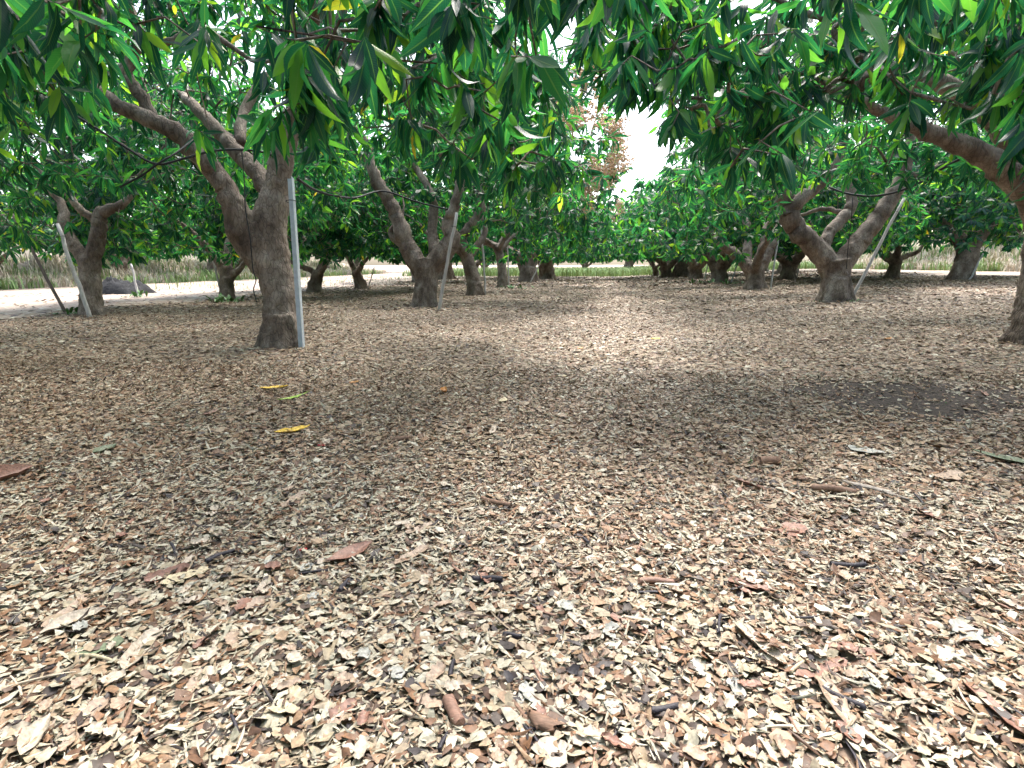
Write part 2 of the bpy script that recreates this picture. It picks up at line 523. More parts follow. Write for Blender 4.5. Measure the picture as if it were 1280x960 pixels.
def patchy(x, y, sc, thr, seed):
    return np.array([noise.noise(Vector((a * sc + seed, b * sc, 0))) > thr for a, b in zip(x, y)])


x = -22.1 - 14 * RNG.uniform(0, 1, 26000) ** 1.6; y = RNG.uniform(4, 60, 26000)
k = patchy(x, y, 0.5, -0.1, 3); x, y = x[k], y[k]
o = blades('dry_grass', np.stack([x, y, surf_z(bank_left, x, y)], 1), 0.25, 0.75, 0.022, DRYGRASS, 1.1)
tag(o, 'tall straw coloured dry grass growing over the earth bank beyond the track', 'grass', None, 'stuff')
x = 17.6 + 13 * RNG.uniform(0, 1, 20000) ** 1.5; y = RNG.uniform(12, 60, 20000)
k = patchy(x, y, 0.5, -0.15, 8); x, y = x[k], y[k]
o = blades('dry_grass', np.stack([x, y, surf_z(bank_right, x, y)], 1), 0.25, 0.8, 0.022, DRYGRASS, 1.1)
tag(o, 'tall straw coloured dry grass growing on the bank behind the rightmost tree', 'grass', None, 'stuff')
x = RNG.uniform(-16, 24, 30000); y = 46.5 + 45 * RNG.uniform(0, 1, 30000) ** 1.4
k = patchy(x, y, 0.25, -0.4, 5); x, y = x[k], y[k]
o = blades('green_grass', np.stack([x, y, gz(x, y)], 1), 0.3, 0.85, 0.026, GREENGRASS, 0.7)
tag(o, 'strip of tall green grass growing across the far end of the lane', 'grass', None, 'stuff')
for (xa, xb, bk, lb) in ((-21.9, -33, bank_left, 'green weeds mixed into the dry grass of the bank beyond the track'), (17.4, 28, bank_right, 'green weeds mixed into the dry grass behind the short leaning trunk')):
    x = xa + (xb - xa) * RNG.uniform(0, 1, 9000) ** 1.7; y = RNG.uniform(6, 58, 9000)
    k = patchy(x, y, 0.35, -0.15, 21); x, y = x[k], y[k]
    tag(blades('green_weeds', np.stack([x, y, surf_z(bk, x, y)], 1), 0.2, 0.7, 0.03, GREENGRASS, 0.9), lb, 'grass', None, 'stuff')
x = RNG.uniform(-21.5, -11, 2600); y = RNG.uniform(18, 50, 2600)
k = patchy(x, y, 0.4, 0.12, 15); x, y = x[k], y[k]
o = blades('green_grass', np.stack([x, y, gz(x, y)], 1), 0.08, 0.3, 0.01, GREENGRASS, 0.7)
tag(o, 'sparse low green grass on the pale track beside the trees', 'grass', None, 'stuff')


# ------------------------------------------------------------------ leaves
def leaf_template(sec, bend, fold, wave, ph):
    """lance shaped blade along +x of length 1, 3 points across; bend curls it down"""
    t = np.linspace(0, 1, sec + 1)
    wprof = np.interp(t, [0, 0.06, 0.2, 0.42, 0.65, 0.85, 1.0], [0.012, 0.035, 0.085, 0.115, 0.098, 0.050, 0.004])
    th = -bend * t ** 1.4
    dx = np.diff(t, prepend=0)
    cx = np.cumsum(np.cos(th) * dx); cz = np.cumsum(np.sin(th) * dx)
    V, UV = [], []
    for i in range(sec + 1):
        nz_, nx_ = math.cos(th[i]), -math.sin(th[i])
        lift = wprof[i] * fold
        wv = wave * math.sin(t[i] * 15 + ph) * wprof[i]
        for s in (-1, 0, 1):
            hgt = (lift + (wv if s > 0 else -wv)) * abs(s)
            V.append((cx[i] + nx_ * hgt, s * wprof[i] * math.sqrt(max(0.2, 1 - fold * fold * 0.6)), cz[i] + nz_ * hgt))
            UV.append((t[i], float(s)))
    Fq = []
    for i in range(sec):
        a = i * 3
        Fq += [(a, a + 3, a + 4, a + 1), (a + 1, a + 4, a + 5, a + 2)]
    return np.array(V), np.array(Fq), np.array(UV)


def template_set(sec):
    out = []
    for k in range(8):
        out.append(leaf_template(sec, [0.2, 0.5, 0.8, 1.1, 0.3, 0.7, 1.5, -0.2][k], [0.35, 0.5, 0.25, 0.6, 0.15, 0.4, 0.3, 0.3][k],
                                 [0.12, 0.05, 0.22, 0.1, 0.25, 0.0, 0.15, 0.1][k], k * 1.7))
    return out


def strip_set():
    out = []
    for k in range(8):
        V, Fq, UV = leaf_template(3, [0.2, 0.5, 0.8, 1.1, 0.3, 0.7, 1.4, -0.2][k], 0.3, 0.0, 0)
        V = V.reshape(4, 3, 3); UV = UV.reshape(4, 3, 2)
        V = np.stack([V[:, 0], V[:, 2]], 1).reshape(-1, 3) * [1, 1.5, 1]; UV = np.stack([UV[:, 0], UV[:, 2]], 1).reshape(-1, 2)
        out.append((V, np.array([(0, 2, 3, 1), (2, 4, 5, 3), (4, 6, 7, 5)]), UV))
    return out


TPL = {0: template_set(4), 1: template_set(3), 2: strip_set(), 9: template_set(7)}
LEAFMESH = []
for k, (V, Fq, UV) in enumerate(TPL[9]):
    me = np_mesh('leaf', V, Fq.ravel(), np.arange(len(Fq)) * 4, np.full(len(Fq), 4), True, None, UV[Fq.ravel()])
    me.materials.append(LEAF)
    LEAFMESH.append(me)


def whorls(points, axes, nl=(8, 13), droop=(0.35, 1.0), size=(0.13, 0.235)):
    """leaf bases, directions, sides, normals, lengths, template ids, random numbers"""
    B, D, Nn, L = [], [], [], []
    for p, a in zip(points, axes):
        n = RNG.integers(*nl)
        ref = np.array([0, 0, 1.0]) if abs(a[2]) < 0.85 else np.array([1.0, 0, 0])
        u = np.cross(a, ref); u /= np.linalg.norm(u); w = np.cross(a, u)
        k = np.arange(n)
        az = k * 2.399 + RNG.uniform(0, 6.28) + RNG.normal(0, 0.25, n)
        th = np.interp(k, [0, n - 1], [1.75, 0.55]) + RNG.normal(0, 0.16, n)
        d = (np.cos(th)[:, None] * a + np.sin(th)[:, None] * (np.cos(az)[:, None] * u + np.sin(az)[:, None] * w))
        d[:, 2] -= RNG.uniform(droop[0], droop[1], n)
        d /= np.linalg.norm(d, axis=1)[:, None]
        nn = a * 0.8 + np.array([0, 0, 0.7]) + RNG.normal(0, 0.35, (n, 3))
        B.append(p - a * (0.012 * (n - k))[:, None]); D.append(d); Nn.append(nn)
        L.append(RNG.uniform(size[0], size[1], n) * np.interp(k, [0, n - 1], [1.1, 0.8]))
    B, D, Nn, L = np.concatenate(B), np.concatenate(D), np.concatenate(Nn), np.concatenate(L)
    Nn -= D * (Nn * D).sum(1)[:, None]
    Nn /= np.linalg.norm(Nn, axis=1)[:, None] + 1e-9
    S = np.cross(Nn, D)
    return B, D, S, Nn, L


def leaf_mesh(name, B, D, S, Nn, L, lod, rnd, tid, wid):
    vs, ids, uvs, rs = [], [], [], []
    base = 0
    for k, (V, Fq, UV) in enumerate(TPL[lod]):
        m = tid == k
        if not m.any(): continue
        b, d, s, nn, ll = B[m], D[m], S[m], Nn[m], L[m][:, None, None]
        pts = b[:, None] + ll * (V[None, :, 0:1] * d[:, None] + V[None, :, 1:2] * wid[m][:, None, None] * s[:, None] + V[None, :, 2:3] * nn[:, None])
        n = len(b)
        vs.append(pts.reshape(-1, 3))
        ids.append((base + np.arange(n)[:, None, None] * len(V) + Fq[None]).reshape(-1, 4))
        uvs.append(np.tile(UV[Fq.ravel()], (n, 1)))
        rs.append(np.repeat(rnd[m], len(Fq)))
        base += n * len(V)
    q = np.concatenate(ids)
    return np_mesh(name, np.concatenate(vs), q.ravel(), np.arange(len(q)) * 4, np.full(len(q), 4), True,
                   {'rnd': np.concatenate(rs)}, np.concatenate(uvs))


# ------------------------------------------------------------------ trees
# view corridors kept free of low shoots, as the trees there are pruned: px rectangle, only shoots nearer than, kept share
OPEN = [((250, 195, 402, 450), 6.9, 0.0), ((95, 60, 345, 240), 5.6, 0.10), ((440, 205, 628, 400), 12.3, 0.0), ((400, 250, 640, 400), 15.5, 0.05),
        ((930, 235, 1195, 400), 10.6, 0.0), ((772, 138, 826, 220), 90, 0.0), ((785, 200, 808, 235), 90, 0.15), ((40, 245, 190, 420), 10.0, 0.05),
        ((170, 240, 330, 420), 13.0, 0.06), ((1170, 240, 1290, 450), 14.0, 0.04), ((600, 290, 690, 400), 22, 0.05), ((890, 300, 1000, 400), 17, 0.05),
        ((0, 235, 1280, 960), 4.5, 0.0), ((0, 300, 1280, 960), 9.0, 0.0), ((0, 330, 1280, 960), 30.0, 0.1), ((700, 326, 830, 960), 60.0, 0.0),
        ((1060, 60, 1100, 140), 3.4, 0.2), ((640, 150, 760, 300), 5.0, 0.1), ((840, 230, 940, 300), 6.5, 0.0), ((1010, 150, 1180, 240), 4.8, 0.2)]


def open_filter(pts):
    pr = proj(pts + np.array([0, 0, -0.12]))
    keep = np.ones(len(pts), bool)
    rnd = RNG.uniform(0, 1, len(pts))
    for (x0, y0, x1, y1), dmax, share in OPEN:
        ins = (pr[:, 0] > x0) & (pr[:, 0] < x1) & (pr[:, 1] > y0) & (pr[:, 1] < y1) & (pr[:, 2] < dmax) & (pr[:, 2] > 0.2)
        keep &= ~(ins & (rnd > share))
    keep &= ~((pr[:, 2] < 1.45) & (np.linalg.norm(pts - CAM, axis=1) < 1.6))
    return keep


def remesh(mb, voxel, lump, name):
    me = mb.mesh(name)
    tmp = bpy.data.objects.new('tmp', me); COL.objects.link(tmp)
    md = tmp.modifiers.new('r', 'REMESH'); md.mode = 'VOXEL'; md.voxel_size = voxel
    sm = tmp.modifiers.new('s', 'SMOOTH'); sm.iterations = 6; sm.factor = 0.5
    dg = bpy.context.evaluated_depsgraph_get()
    out = bpy.data.meshes.new_from_object(tmp.evaluated_get(dg))
    bpy.data.objects.remove(tmp)
    bpy.data.meshes.remove(me)
    n = len(out.vertices)
    co = np.empty(n * 3, np.float32); out.vertices.foreach_get('co', co); co = co.reshape(-1, 3)
    no = np.empty(n * 3, np.float32); out.vertex_normals.foreach_get('vector', no); no = no.reshape(-1, 3)
    sd = RNG.uniform(0, 50)
    dsp = noise_disp(co, lump, 6.0, sd) + noise_disp(co, lump * 0.55, 15.0, sd + 9)
    if voxel < 0.025: dsp = dsp + noise_disp(co, lump * 0.3, 34.0, sd + 3)
    co = co + no * dsp[:, None]
    out.vertices.foreach_set('co', co.ravel().astype(np.float32))
    out.polygons.foreach_set('use_smooth', np.ones(len(out.polygons), bool))
    out.update()
    out.name = name
    return out


def px_limb(depth, pts, d_end=0.0):
    """limb traced in the photograph: (px, py, width px) -> points and radii, receding by d_end metres along its length"""
    n = len(pts)
    out, r = [], []
    for i, (a, b, w) in enumerate(pts):
        d = depth + d_end * (i / max(1, n - 1))
        out.append(P(a, b, d)); r.append(0.5 * w / F_PX * d)
    return np.array(out), np.array(r)


def random_limb(start, az, el, length, r0):
    p = np.array(start, float); out = [p.copy()]; rr = [r0]
    n = 6
    for i in range(n):
        el2 = el + 0.25 * math.sin(i * 1.3 + az) - 0.04 * i
        az += RNG.normal(0, 0.22)
        p = p + length / n * np.array([math.cos(el2) * math.cos(az), math.cos(el2) * math.sin(az), math.sin(el2)])
        out.append(p.copy()); rr.append(r0 * (1 - 0.72 * (i + 1) / n))
    return np.array(out), np.array(rr)


def make_tree(name, base, trunk, limbs, label, nwh=500, rad_xy=3.4, top=4.1, skirt=1.35, lod=1, extra=None, nparts=0, nrand=3,
              stub=0.55, group='mango trees in the orchard rows', voxel=0.022, leaf_size=(0.165, 0.265)):
    base = np.array(base, float)
    root = empty(name, base)
    tag(root, label, 'tree', group)
    # ---- wood
    mb = MB()
    tp, tr = catmull(trunk[0], trunk[1], 5)
    tp[0][2] = min(tp[0][2], base[2]) - 0.12
    flare = np.exp(-np.maximum(tp[:, 2] - base[2], 0) / 0.12) * 0.20
    tube(mb, tp, tr * (1 + flare), 14)
    for q in range(5):                       # root lobes
        a = q * 1.257 + RNG.uniform(-0.3, 0.3); dr = np.array([math.cos(a), math.sin(a), 0])
        r0 = tr[0]; b0 = np.array([tp[0][0], tp[0][1], base[2]])
        tube(mb, np.array([b0 + dr * r0 * 0.35 + [0, 0, r0 * 1.5], b0 + dr * r0 * 0.75 + [0, 0, r0 * 0.45], b0 + dr * r0 * 1.1 + [0, 0, -0.02], b0 + dr * r0 * 1.4 + [0, 0, -0.10]]), np.array([0.5, 0.42, 0.32, 0.2]) * r0, 7)
    fork = tp[-1]
    limbs = list(limbs)
    cover = [math.atan2(*(l[0][-1] - base)[[1, 0]]) for l in limbs]
    for k in range(nrand):
        for _ in range(12):
            az = RNG.uniform(0, 6.283)
            if all(abs((az - c + math.pi) % (2 * math.pi) - math.pi) > 0.6 for c in cover): break
        cover.append(az)
        limbs.append(random_limb(tp[int(len(tp) * 0.75)], az, RNG.uniform(0.55, 0.95), RNG.uniform(1.7, 2.4), tr[-1] * 0.62))
    nodes = []
    for lp, lr in limbs:
        dv = lp[-1] - lp[-2]; dv = dv / (np.linalg.norm(dv) + 1e-9)
        out_ = np.array([lp[-1][0] - base[0], lp[-1][1] - base[1], 0.5]); out_ /= np.linalg.norm(out_)
        e1 = lp[-1] + 0.3 * (dv * 0.8 + out_ * 0.3 + RNG.normal(0, 0.12, 3)); e2 = e1 + 0.4 * (dv * 0.4 + out_ * 0.6 + RNG.normal(0, 0.2, 3))
        lp = np.vstack([lp, e1, e2]); lr = np.concatenate([lr, [max(lr[-1] * 0.6, 0.016), 0.011]])
        joined = np.min(np.linalg.norm(tp - lp[0], axis=1)) < 0.22 + tr[-1]
        cp, cr_ = catmull(lp, lr, 5)
        seg = np.concatenate([[0], np.cumsum(np.linalg.norm(np.diff(cp, axis=0), axis=1))])
        cut = int(np.searchsorted(seg, min(stub, seg[-1] * 0.6)))
        cut = max(cut, 2)
        if joined: tube(mb, cp[:cut + 1], cr_[:cut + 1], 10)
        b2 = MB(); s0 = max(cut - 1, 0) if joined else 0
        pts2, rr2 = cp[s0:].copy(), cr_[s0:].copy()
        sd = RNG.uniform(0, 99)
        wob = np.array([[noise.noise(Vector((i * 0.6 + sd, c * 7.0, 0))) for c in range(3)] for i in range(len(pts2))])
        pts2[2:] += wob[2:] * rr2[2:, None] * 0.45
        rr2 = rr2 * (1 + 0.16 * np.array([noise.noise(Vector((i * 1.1, sd, 5))) for i in range(len(pts2))]))
        tube(b2, pts2, rr2, 9 if lod < 2 else 6, wob=0.035)
        new_obj('branch', b2.mesh('branch'), root, BARK)
        nodes.append(pts2[len(pts2) // 3:])
    nodes = np.concatenate(nodes)
    new_obj('trunk', remesh(mb, voxel if lod < 2 else 0.04, 0.020 if lod < 2 else 0.02, 'trunk'), root, BARK)
    # ---- shoots on the crown's shell
    zc = 2.0
    n = nwh * 2
    u = RNG.uniform(-1, 1, n); az = RNG.uniform(0, 2 * math.pi, n)
    el = np.arcsin(np.clip(u * 0.75 + 0.25, -0.45, 1))
    rr = RNG.uniform(0, 1, n) ** 0.45 * 0.42 + 0.60
    lump = 1 + 0.13 * np.array([noise.noise(Vector((math.cos(a) * 2.2 + base[0], math.sin(a) * 2.2 + base[1], e * 2.2))) for a, e in zip(az, el)])
    rx = rad_xy * rr * lump
    pts = np.stack([base[0] + np.cos(az) * np.cos(el) * rx, base[1] + np.sin(az) * np.cos(el) * rx,
                    zc + np.sin(el) * (top - zc) * rr * lump], 1)
    hor = np.hypot(pts[:, 0] - base[0], pts[:, 1] - base[1]) / rad_xy
    pts[:, 2] += base[2]
    low = base[2] + skirt + 0.75 * (1 - np.clip(hor, 0, 1)) + RNG.uniform(-0.12, 0.3, n)
    pts = pts[pts[:, 2] > low][:nwh]
    lane = (pts[:, 0] > -1.0) & (pts[:, 0] < 1.9) & (pts[:, 1] > 2) & ((pts[:, 2] > 0.92 + 0.47 * pts[:, 1]) | (pts[:, 2] > 2.9)) & (pts[:, 1] < 30)
    pts = pts[open_filter(pts) & ~lane]
    ax = np.stack([pts[:, 0] - base[0], pts[:, 1] - base[1], (pts[:, 2] - base[2] - 1.6) * 0.9], 1)
    ax /= np.linalg.norm(ax, axis=1)[:, None]
    ax = ax + RNG.normal(0, 0.28, ax.shape) + np.array([0, 0, 0.12]); ax /= np.linalg.norm(ax, axis=1)[:, None]
    if extra is not None and len(extra):
        ex = np.array(extra)
        exa = np.array([0, 0, -0.35]) + RNG.normal(0, 0.45, ex.shape)
        exa /= np.linalg.norm(exa, axis=1)[:, None]
        pts = np.vstack([pts, ex]); ax = np.vstack([ax, exa])
    SHOOTS[root.name] = pts
    # ---- twigs: each shoot grows from the nearest wood already there
    dist0 = np.array([np.min(np.linalg.norm(nodes - p, axis=1)) for p in pts])
    order = np.argsort(dist0)
    P_all = np.zeros((len(nodes) + 3 * len(pts), 3)); P_all[:len(nodes)] = nodes
    owner = -np.ones(len(P_all), int); cnt = len(nodes)
    paths, par = [], []
    for i in order:
        t = pts[i]
        d = np.linalg.norm(P_all[:cnt] - t, axis=1) + 0.35 * np.maximum(P_all[:cnt, 2] - t[2], 0) * 0
        j = int(np.argmin(d))
        s = P_all[j]
        v = t - s
        sag = 0.10 * np.linalg.norm(v)
        a = s + v * 0.36 + np.array([0, 0, sag]) + RNG.normal(0, 0.035, 3)
        b = t - ax[i] * min(0.22, 0.45 * np.linalg.norm(v)) 
        paths.append((s, a, b, t)); par.append(owner[j])
        me_i = len(paths) - 1
        for q in (a, b, t - ax[i] * 0.05):
            P_all[cnt] = q; owner[cnt] = me_i; cnt += 1
    weight = np.ones(len(paths))
    for i in range(len(paths) - 1, -1, -1):
        if par[i] >= 0: weight[par[i]] += weight[i]
    tw = MB()
    for i, (s, a, b, t) in enumerate(paths):
        r0 = min(0.0040 * math.sqrt(weight[i] + 1.0) + 0.0015, 0.028); r1 = 0.0038
        ln = np.linalg.norm(t - s)
        big = weight[i] > 12 or ln > 0.9
        if lod == 2 and not big:
            cp, cr_ = np.array([s, a, t]), np.array([r0, (r0 + r1) / 2, r1])
            tube(tw, cp, cr_, 3, False)
            continue
        cp, cr_ = catmull([s, a, b, t], np.interp([0, 0.36, 0.8, 1], [0, 1], [r0, r1]), 1 if not big else 5)
        if big and lod < 2:
            bb = MB(); tube(bb, cp, cr_, 6, True, 0.06)
            new_obj('branch', bb.mesh('branch'), root, BARK)
        else:
            tube(tw, cp, cr_, 3, False)
    o = new_obj('twigs', tw.mesh('twigs'), root, BARK); o['kind'] = 'stuff'
    # ---- leaves
    near = proj(pts)[:, 2] < 4.0
    near &= proj(pts)[:, 2] > 0.3
    grp = []
    if near.any(): grp.append(whorls(pts[near], ax[near], (11, 17), (0.75, 1.6), (0.15, 0.25)))
    if (~near).any(): grp.append(whorls(pts[~near], ax[~near], (10, 15) if lod < 2 else (8, 12), (0.3, 1.0), leaf_size if lod < 2 else (0.18, 0.29)))
    B, D, S, Nn, L = [np.concatenate(z) for z in zip(*grp)]
    rnd = RNG.uniform(0, 1, len(B)); tid = RNG.integers(0, 8, len(B)); wid = RNG.uniform(0.85, 1.3, len(B))
    if nparts:
        mid = B + D * (L * 0.5)[:, None]
        pr = proj(mid)
        size = np.where((pr[:, 0] > -20) & (pr[:, 0] < 1300) & (pr[:, 1] > -20) & (pr[:, 1] < 980) & (pr[:, 2] > 0.3), L / np.maximum(pr[:, 2], 0.3), 0)
        pick = np.argsort(-size)[:nparts]
        pick = pick[size[pick] * F_PX > 9]
        for i in pick:
            w = wid[i]
            mtx = Matrix(((D[i][0] * L[i], S[i][0] * L[i] * w, Nn[i][0] * L[i], B[i][0]), (D[i][1] * L[i], S[i][1] * L[i] * w, Nn[i][1] * L[i], B[i][1]),
                          (D[i][2] * L[i], S[i][2] * L[i] * w, Nn[i][2] * L[i], B[i][2]), (0, 0, 0, 1)))
            lo = bpy.data.objects.new('leaf', LEAFMESH[tid[i]])
            COL.objects.link(lo); lo.parent = root
            lo.matrix_basis = Matrix.Translation(-Vector(base)) @ mtx
        kp = np.ones(len(B), bool); kp[pick] = False
        B, D, S, Nn, L, rnd, tid, wid = B[kp], D[kp], S[kp], Nn[kp], L[kp], rnd[kp], tid[kp], wid[kp]
    o = new_obj('crown', leaf_mesh('crown', B, D, S, Nn, L, lod, rnd, tid, wid), root, LEAF); o['kind'] = 'stuff'
    return root


def scatter_px(n, x0, x1, y0, y1, d0, d1):
    return [P(RNG.uniform(x0, x1), RNG.uniform(y0, y1), RNG.uniform(d0, d1)) for _ in range(n)]


def depth_of(p):
    return float(proj(p)[0, 2])


TREES = {}
SHOOTS = {}
# ---- left row
b = G(353, 432); d = depth_of(b)
trunk = px_limb(d, [(353, 434, 48), (353, 402, 43), (350, 372, 42), (345, 345, 42), (339, 315, 44), (335, 290, 46), (340, 264, 40), (345, 240, 36)])
limbs = [px_limb(d, [(342, 345, 36), (318, 315, 36), (301, 288, 36), (295, 262, 31), (281, 234, 27), (258, 203, 25), (226, 170, 23), (185, 148, 21), (145, 132, 18), (105, 100, 15), (50, 88, 11)], -0.7),
         px_limb(d - 0.35, [(192, 148, 15), (176, 120, 15), (158, 93, 15), (166, 70, 14), (173, 50, 13), (165, 22, 12), (155, -10, 11), (140, -60, 8)], -0.3),
         px_limb(d - 0.45, [(171, 55, 9), (190, 55, 9), (212, 52, 9), (237, 42, 9), (258, 38, 8), (285, 55, 7), (320, 78, 5)], -0.3),
         px_limb(d, [(346, 250, 26), (318, 212, 22), (296, 190, 20), (276, 168, 18), (250, 140, 14), (235, 125, 11)], 1.0),
         px_limb(d + 0.5, [(300, 180, 14), (302, 150, 13), (316, 118, 12), (335, 95, 9), (350, 60, 7)], 0.7),
         px_limb(d, [(345, 250, 34), (350, 215, 32), (358, 180, 27), (372, 140, 23), (395, 95, 18), (420, 40, 14), (440, -30, 10)], -0.4)]
limbs.append((np.array([P(372, 140, d - .2), P(385, 60, d - 1.0), P(410, -60, 4.6), P(440, -150, 3.6), P(470, -230, 2.9), P(500, -330, 2.3)]), np.array([.07, .06, .05, .04, .03, .018])))
limbs.append((np.array([P(165, 22, d - .6), P(130, -60, 5.0), P(90, -130, 4.0), P(60, -200, 3.2), P(40, -280, 2.6)]), np.array([.05, .042, .034, .026, .016])))
ex = scatter_px(46, 330, 700, -150, 110, 1.9, 3.4) + scatter_px(16, 640, 800, -110, 10, 1.7, 2.3) + scatter_px(34, 410, 640, 30, 190, 2.6, 4.6) \
    + scatter_px(9, 345, 400, 95, 150, 2.3, 3.2) + scatter_px(26, -60, 150, -150, 70, 1.9, 3.4) + scatter_px(8, -20, 120, 40, 110, 2.4, 3.4) \
    + scatter_px(40, 540, 720, 80, 230, 4.5, 7.0) + scatter_px(75, 80, 420, -60, 150, 6.6, 9.0) + scatter_px(40, 330, 720, -60, 120, 3.2, 5.0) + scatter_px(22, -60, 130, -40, 90, 3.2, 5.2)
TREES['A1'] = make_tree('mango_tree', b, trunk, limbs, 'mango tree with thick forked trunk beside an upright galvanised steel stake', 1000, 3.4, 4.6, 1.55, 0, ex, 300, 0, 0.9)

b = G(531, 383); d = depth_of(b)
trunk = px_limb(d, [(531, 385, 29), (532, 366, 28), (533, 350, 28), (532, 337, 34), (532, 326, 36)])
limbs = [px_limb(d, [(528, 338, 26), (517, 322, 25), (507, 302, 22), (498, 276, 19), (487, 252, 17), (471, 226, 15), (463, 204, 13), (460, 185, 11), (448, 165, 8)], -0.5),
         px_limb(d - .1, [(511, 312, 11), (496, 301, 10), (488, 293, 8), (492, 284, 6), (500, 276, 4)], 0.1),
         px_limb(d, [(538, 335, 26), (553, 318, 26), (564, 300, 22), (560, 280, 15), (568, 258, 13), (574, 235, 12), (580, 205, 9)], -0.3),
         px_limb(d + .2, [(545, 325, 16), (540, 290, 13), (542, 255, 11), (530, 225, 9), (515, 205, 7)], 0.9),
         px_limb(d - .3, [(466, 205, 7), (452, 196, 6), (435, 186, 6), (420, 170, 5), (412, 150, 4)], -0.6)]
TREES['A2'] = make_tree('mango_tree', b, trunk, limbs, 'mango tree with scarred pale forked trunk and a leaning grey stake at its base', 1000, 3.6, 4.8, 1.45, 1, scatter_px(80, 560, 755, 60, 250, 8.5, 12), 300, 0, 0.6)

b = G(594, 369); d = depth_of(b)
trunk = px_limb(d, [(594, 370, 20), (592, 350, 18), (586, 330, 17), (579, 308, 15)])
limbs = [px_limb(d, [(579, 312, 15), (577, 296, 14), (590, 281, 13), (600, 263, 12), (601, 243, 11), (600, 215, 8)], -0.4),
         px_limb(d, [(584, 325, 11), (596, 308, 9), (606, 290, 8), (604, 268, 6)], 0.5)]
TREES['A3'] = make_tree('mango_tree', b, trunk, limbs, 'slender mango tree with bent trunk and thin white stake, beside the scarred forked tree', 1350, 4.0, 5.0, 1.0, 2, scatter_px(130, 680, 768, 110, 290, 12.5, 16), 200, 3, 0.4)

b = G(628, 359); d = depth_of(b)
trunk = px_limb(d, [(628, 360, 13), (628, 340, 12), (625, 320, 11), (620, 306, 10)])
limbs = [px_limb(d, [(621, 308, 9), (606, 303, 8), (596, 308, 7), (590, 295, 6)], -0.3), px_limb(d, [(622, 312, 9), (632, 296, 8), (640, 278, 7), (655, 262, 5)], 0.4)]
TREES['A4'] = make_tree('mango_tree', b, trunk, limbs, 'mango tree with narrow dark trunk beside a thin pale upright stake', 1250, 4.2, 4.8, 0.95, 2, scatter_px(100, 735, 784, 205, 318, 19, 27) + scatter_px(40, 755, 776, 150, 230, 19, 24), 100, 4, 0.4)

b = G(660, 352.5); d = depth_of(b)
trunk = px_limb(d, [(660, 353, 23), (660, 340, 21), (658, 328, 24), (657, 320, 22)])
limbs = [px_limb(d, [(655, 330, 13), (646, 316, 11), (640, 300, 9)], 0.2), px_limb(d, [(663, 328, 13), (671, 314, 11), (676, 300, 8)], -0.2)]
TREES['A5'] = make_tree('mango_tree', b, trunk, limbs, 'mango tree with broad low trunk flaring into a fork behind a slanting white stake', 1250, 4.4, 5.0, 1.15, 2, None, 0, 4, 0.4)


# ---- second row on the left, along the pale track
b = G(115, 394); d = depth_of(b)
trunk = px_limb(d, [(115, 395, 26), (114, 370, 24), (112, 345, 24), (113, 325, 24)])
limbs = [px_limb(d, [(114, 328, 20), (120, 306, 19), (124, 284, 18), (124, 270, 17), (136, 262, 13), (152, 256, 10), (168, 240, 7)], -0.2),
         px_limb(d, [(124, 275, 12), (112, 270, 10), (98, 260, 9), (88, 246, 8), (75, 232, 6)], -0.4),
         px_limb(d, [(110, 335, 17), (100, 318, 16), (88, 300, 15), (80, 280, 14), (78, 258, 10), (60, 230, 8)], 0.2)]
TREES['B1'] = make_tree('mango_tree', b, trunk, limbs, 'mango tree with dark Y shaped trunk and two leaning stakes beside the pale track', 1300, 3.5, 5.2, 0.9, 1, scatter_px(70, -40, 330, 130, 300, 10, 13), 200, 0, 0.5)

b = G(284, 376); d = depth_of(b)
trunk = px_limb(d, [(284, 377, 18), (284, 362, 17), (282, 348, 16)])
limbs = [px_limb(d, [(281, 350, 11), (276, 332, 10), (264, 316, 9), (254, 304, 8), (240, 290, 6)], -0.4), px_limb(d, [(284, 350, 12), (288, 330, 10), (284, 310, 8), (290, 285, 6)], 0.3),
         px_limb(d, [(286, 352, 9), (296, 340, 8), (306, 328, 6), (318, 305, 5)], -0.2)]
TREES['B2'] = make_tree('mango_tree', b, trunk, limbs, 'mango tree with short many limbed trunk and green weeds growing round its foot', 1450, 3.5, 5.2, 0.85, 2, None, 150, 1, 0.4)

b = G(393, 365.5); d = depth_of(b)
trunk = px_limb(d, [(393, 366, 17), (395, 352, 15), (398, 340, 14)])
TREES['B3'] = make_tree('mango_tree', b, trunk, [px_limb(d, [(397, 344, 10), (404, 328, 9), (412, 310, 7)], 0)], 'mango tree with short rusty brown trunk seen behind the steel stake', 1300, 3.5, 5.0, 1.15, 2, None, 0, 3, 0.4)

# ---- right row
b = G(1278, 428); d = depth_of(b)
trunk = px_limb(d, [(1286, 430, 44), (1291, 390, 38), (1298, 340, 36), (1304, 290, 38), (1304, 260, 40)])
limbs = [px_limb(d, [(1302, 268, 36), (1280, 238, 31), (1252, 210, 29), (1222, 190, 26), (1190, 177, 23), (1158, 164, 20), (1118, 148, 15), (1080, 128, 11)], -0.9),
         px_limb(d, [(1302, 262, 30), (1278, 200, 25), (1240, 150, 22), (1195, 112, 21), (1150, 99, 20), (1110, 99, 19), (1080, 90, 20), (1070, 60, 19), (1073, 25, 18), (1080, -20, 15), (1095, -80, 10)], -1.2),
         px_limb(d - 1.15, [(1071, 34, 11), (1050, 26, 10), (1028, 22, 9), (1008, 16, 8), (985, 5, 6), (950, -10, 5)], -0.3),
         px_limb(d - 1.0, [(1085, 95, 13), (1050, 110, 10), (1010, 118, 8), (970, 110, 6), (930, 90, 5)], -0.5)]
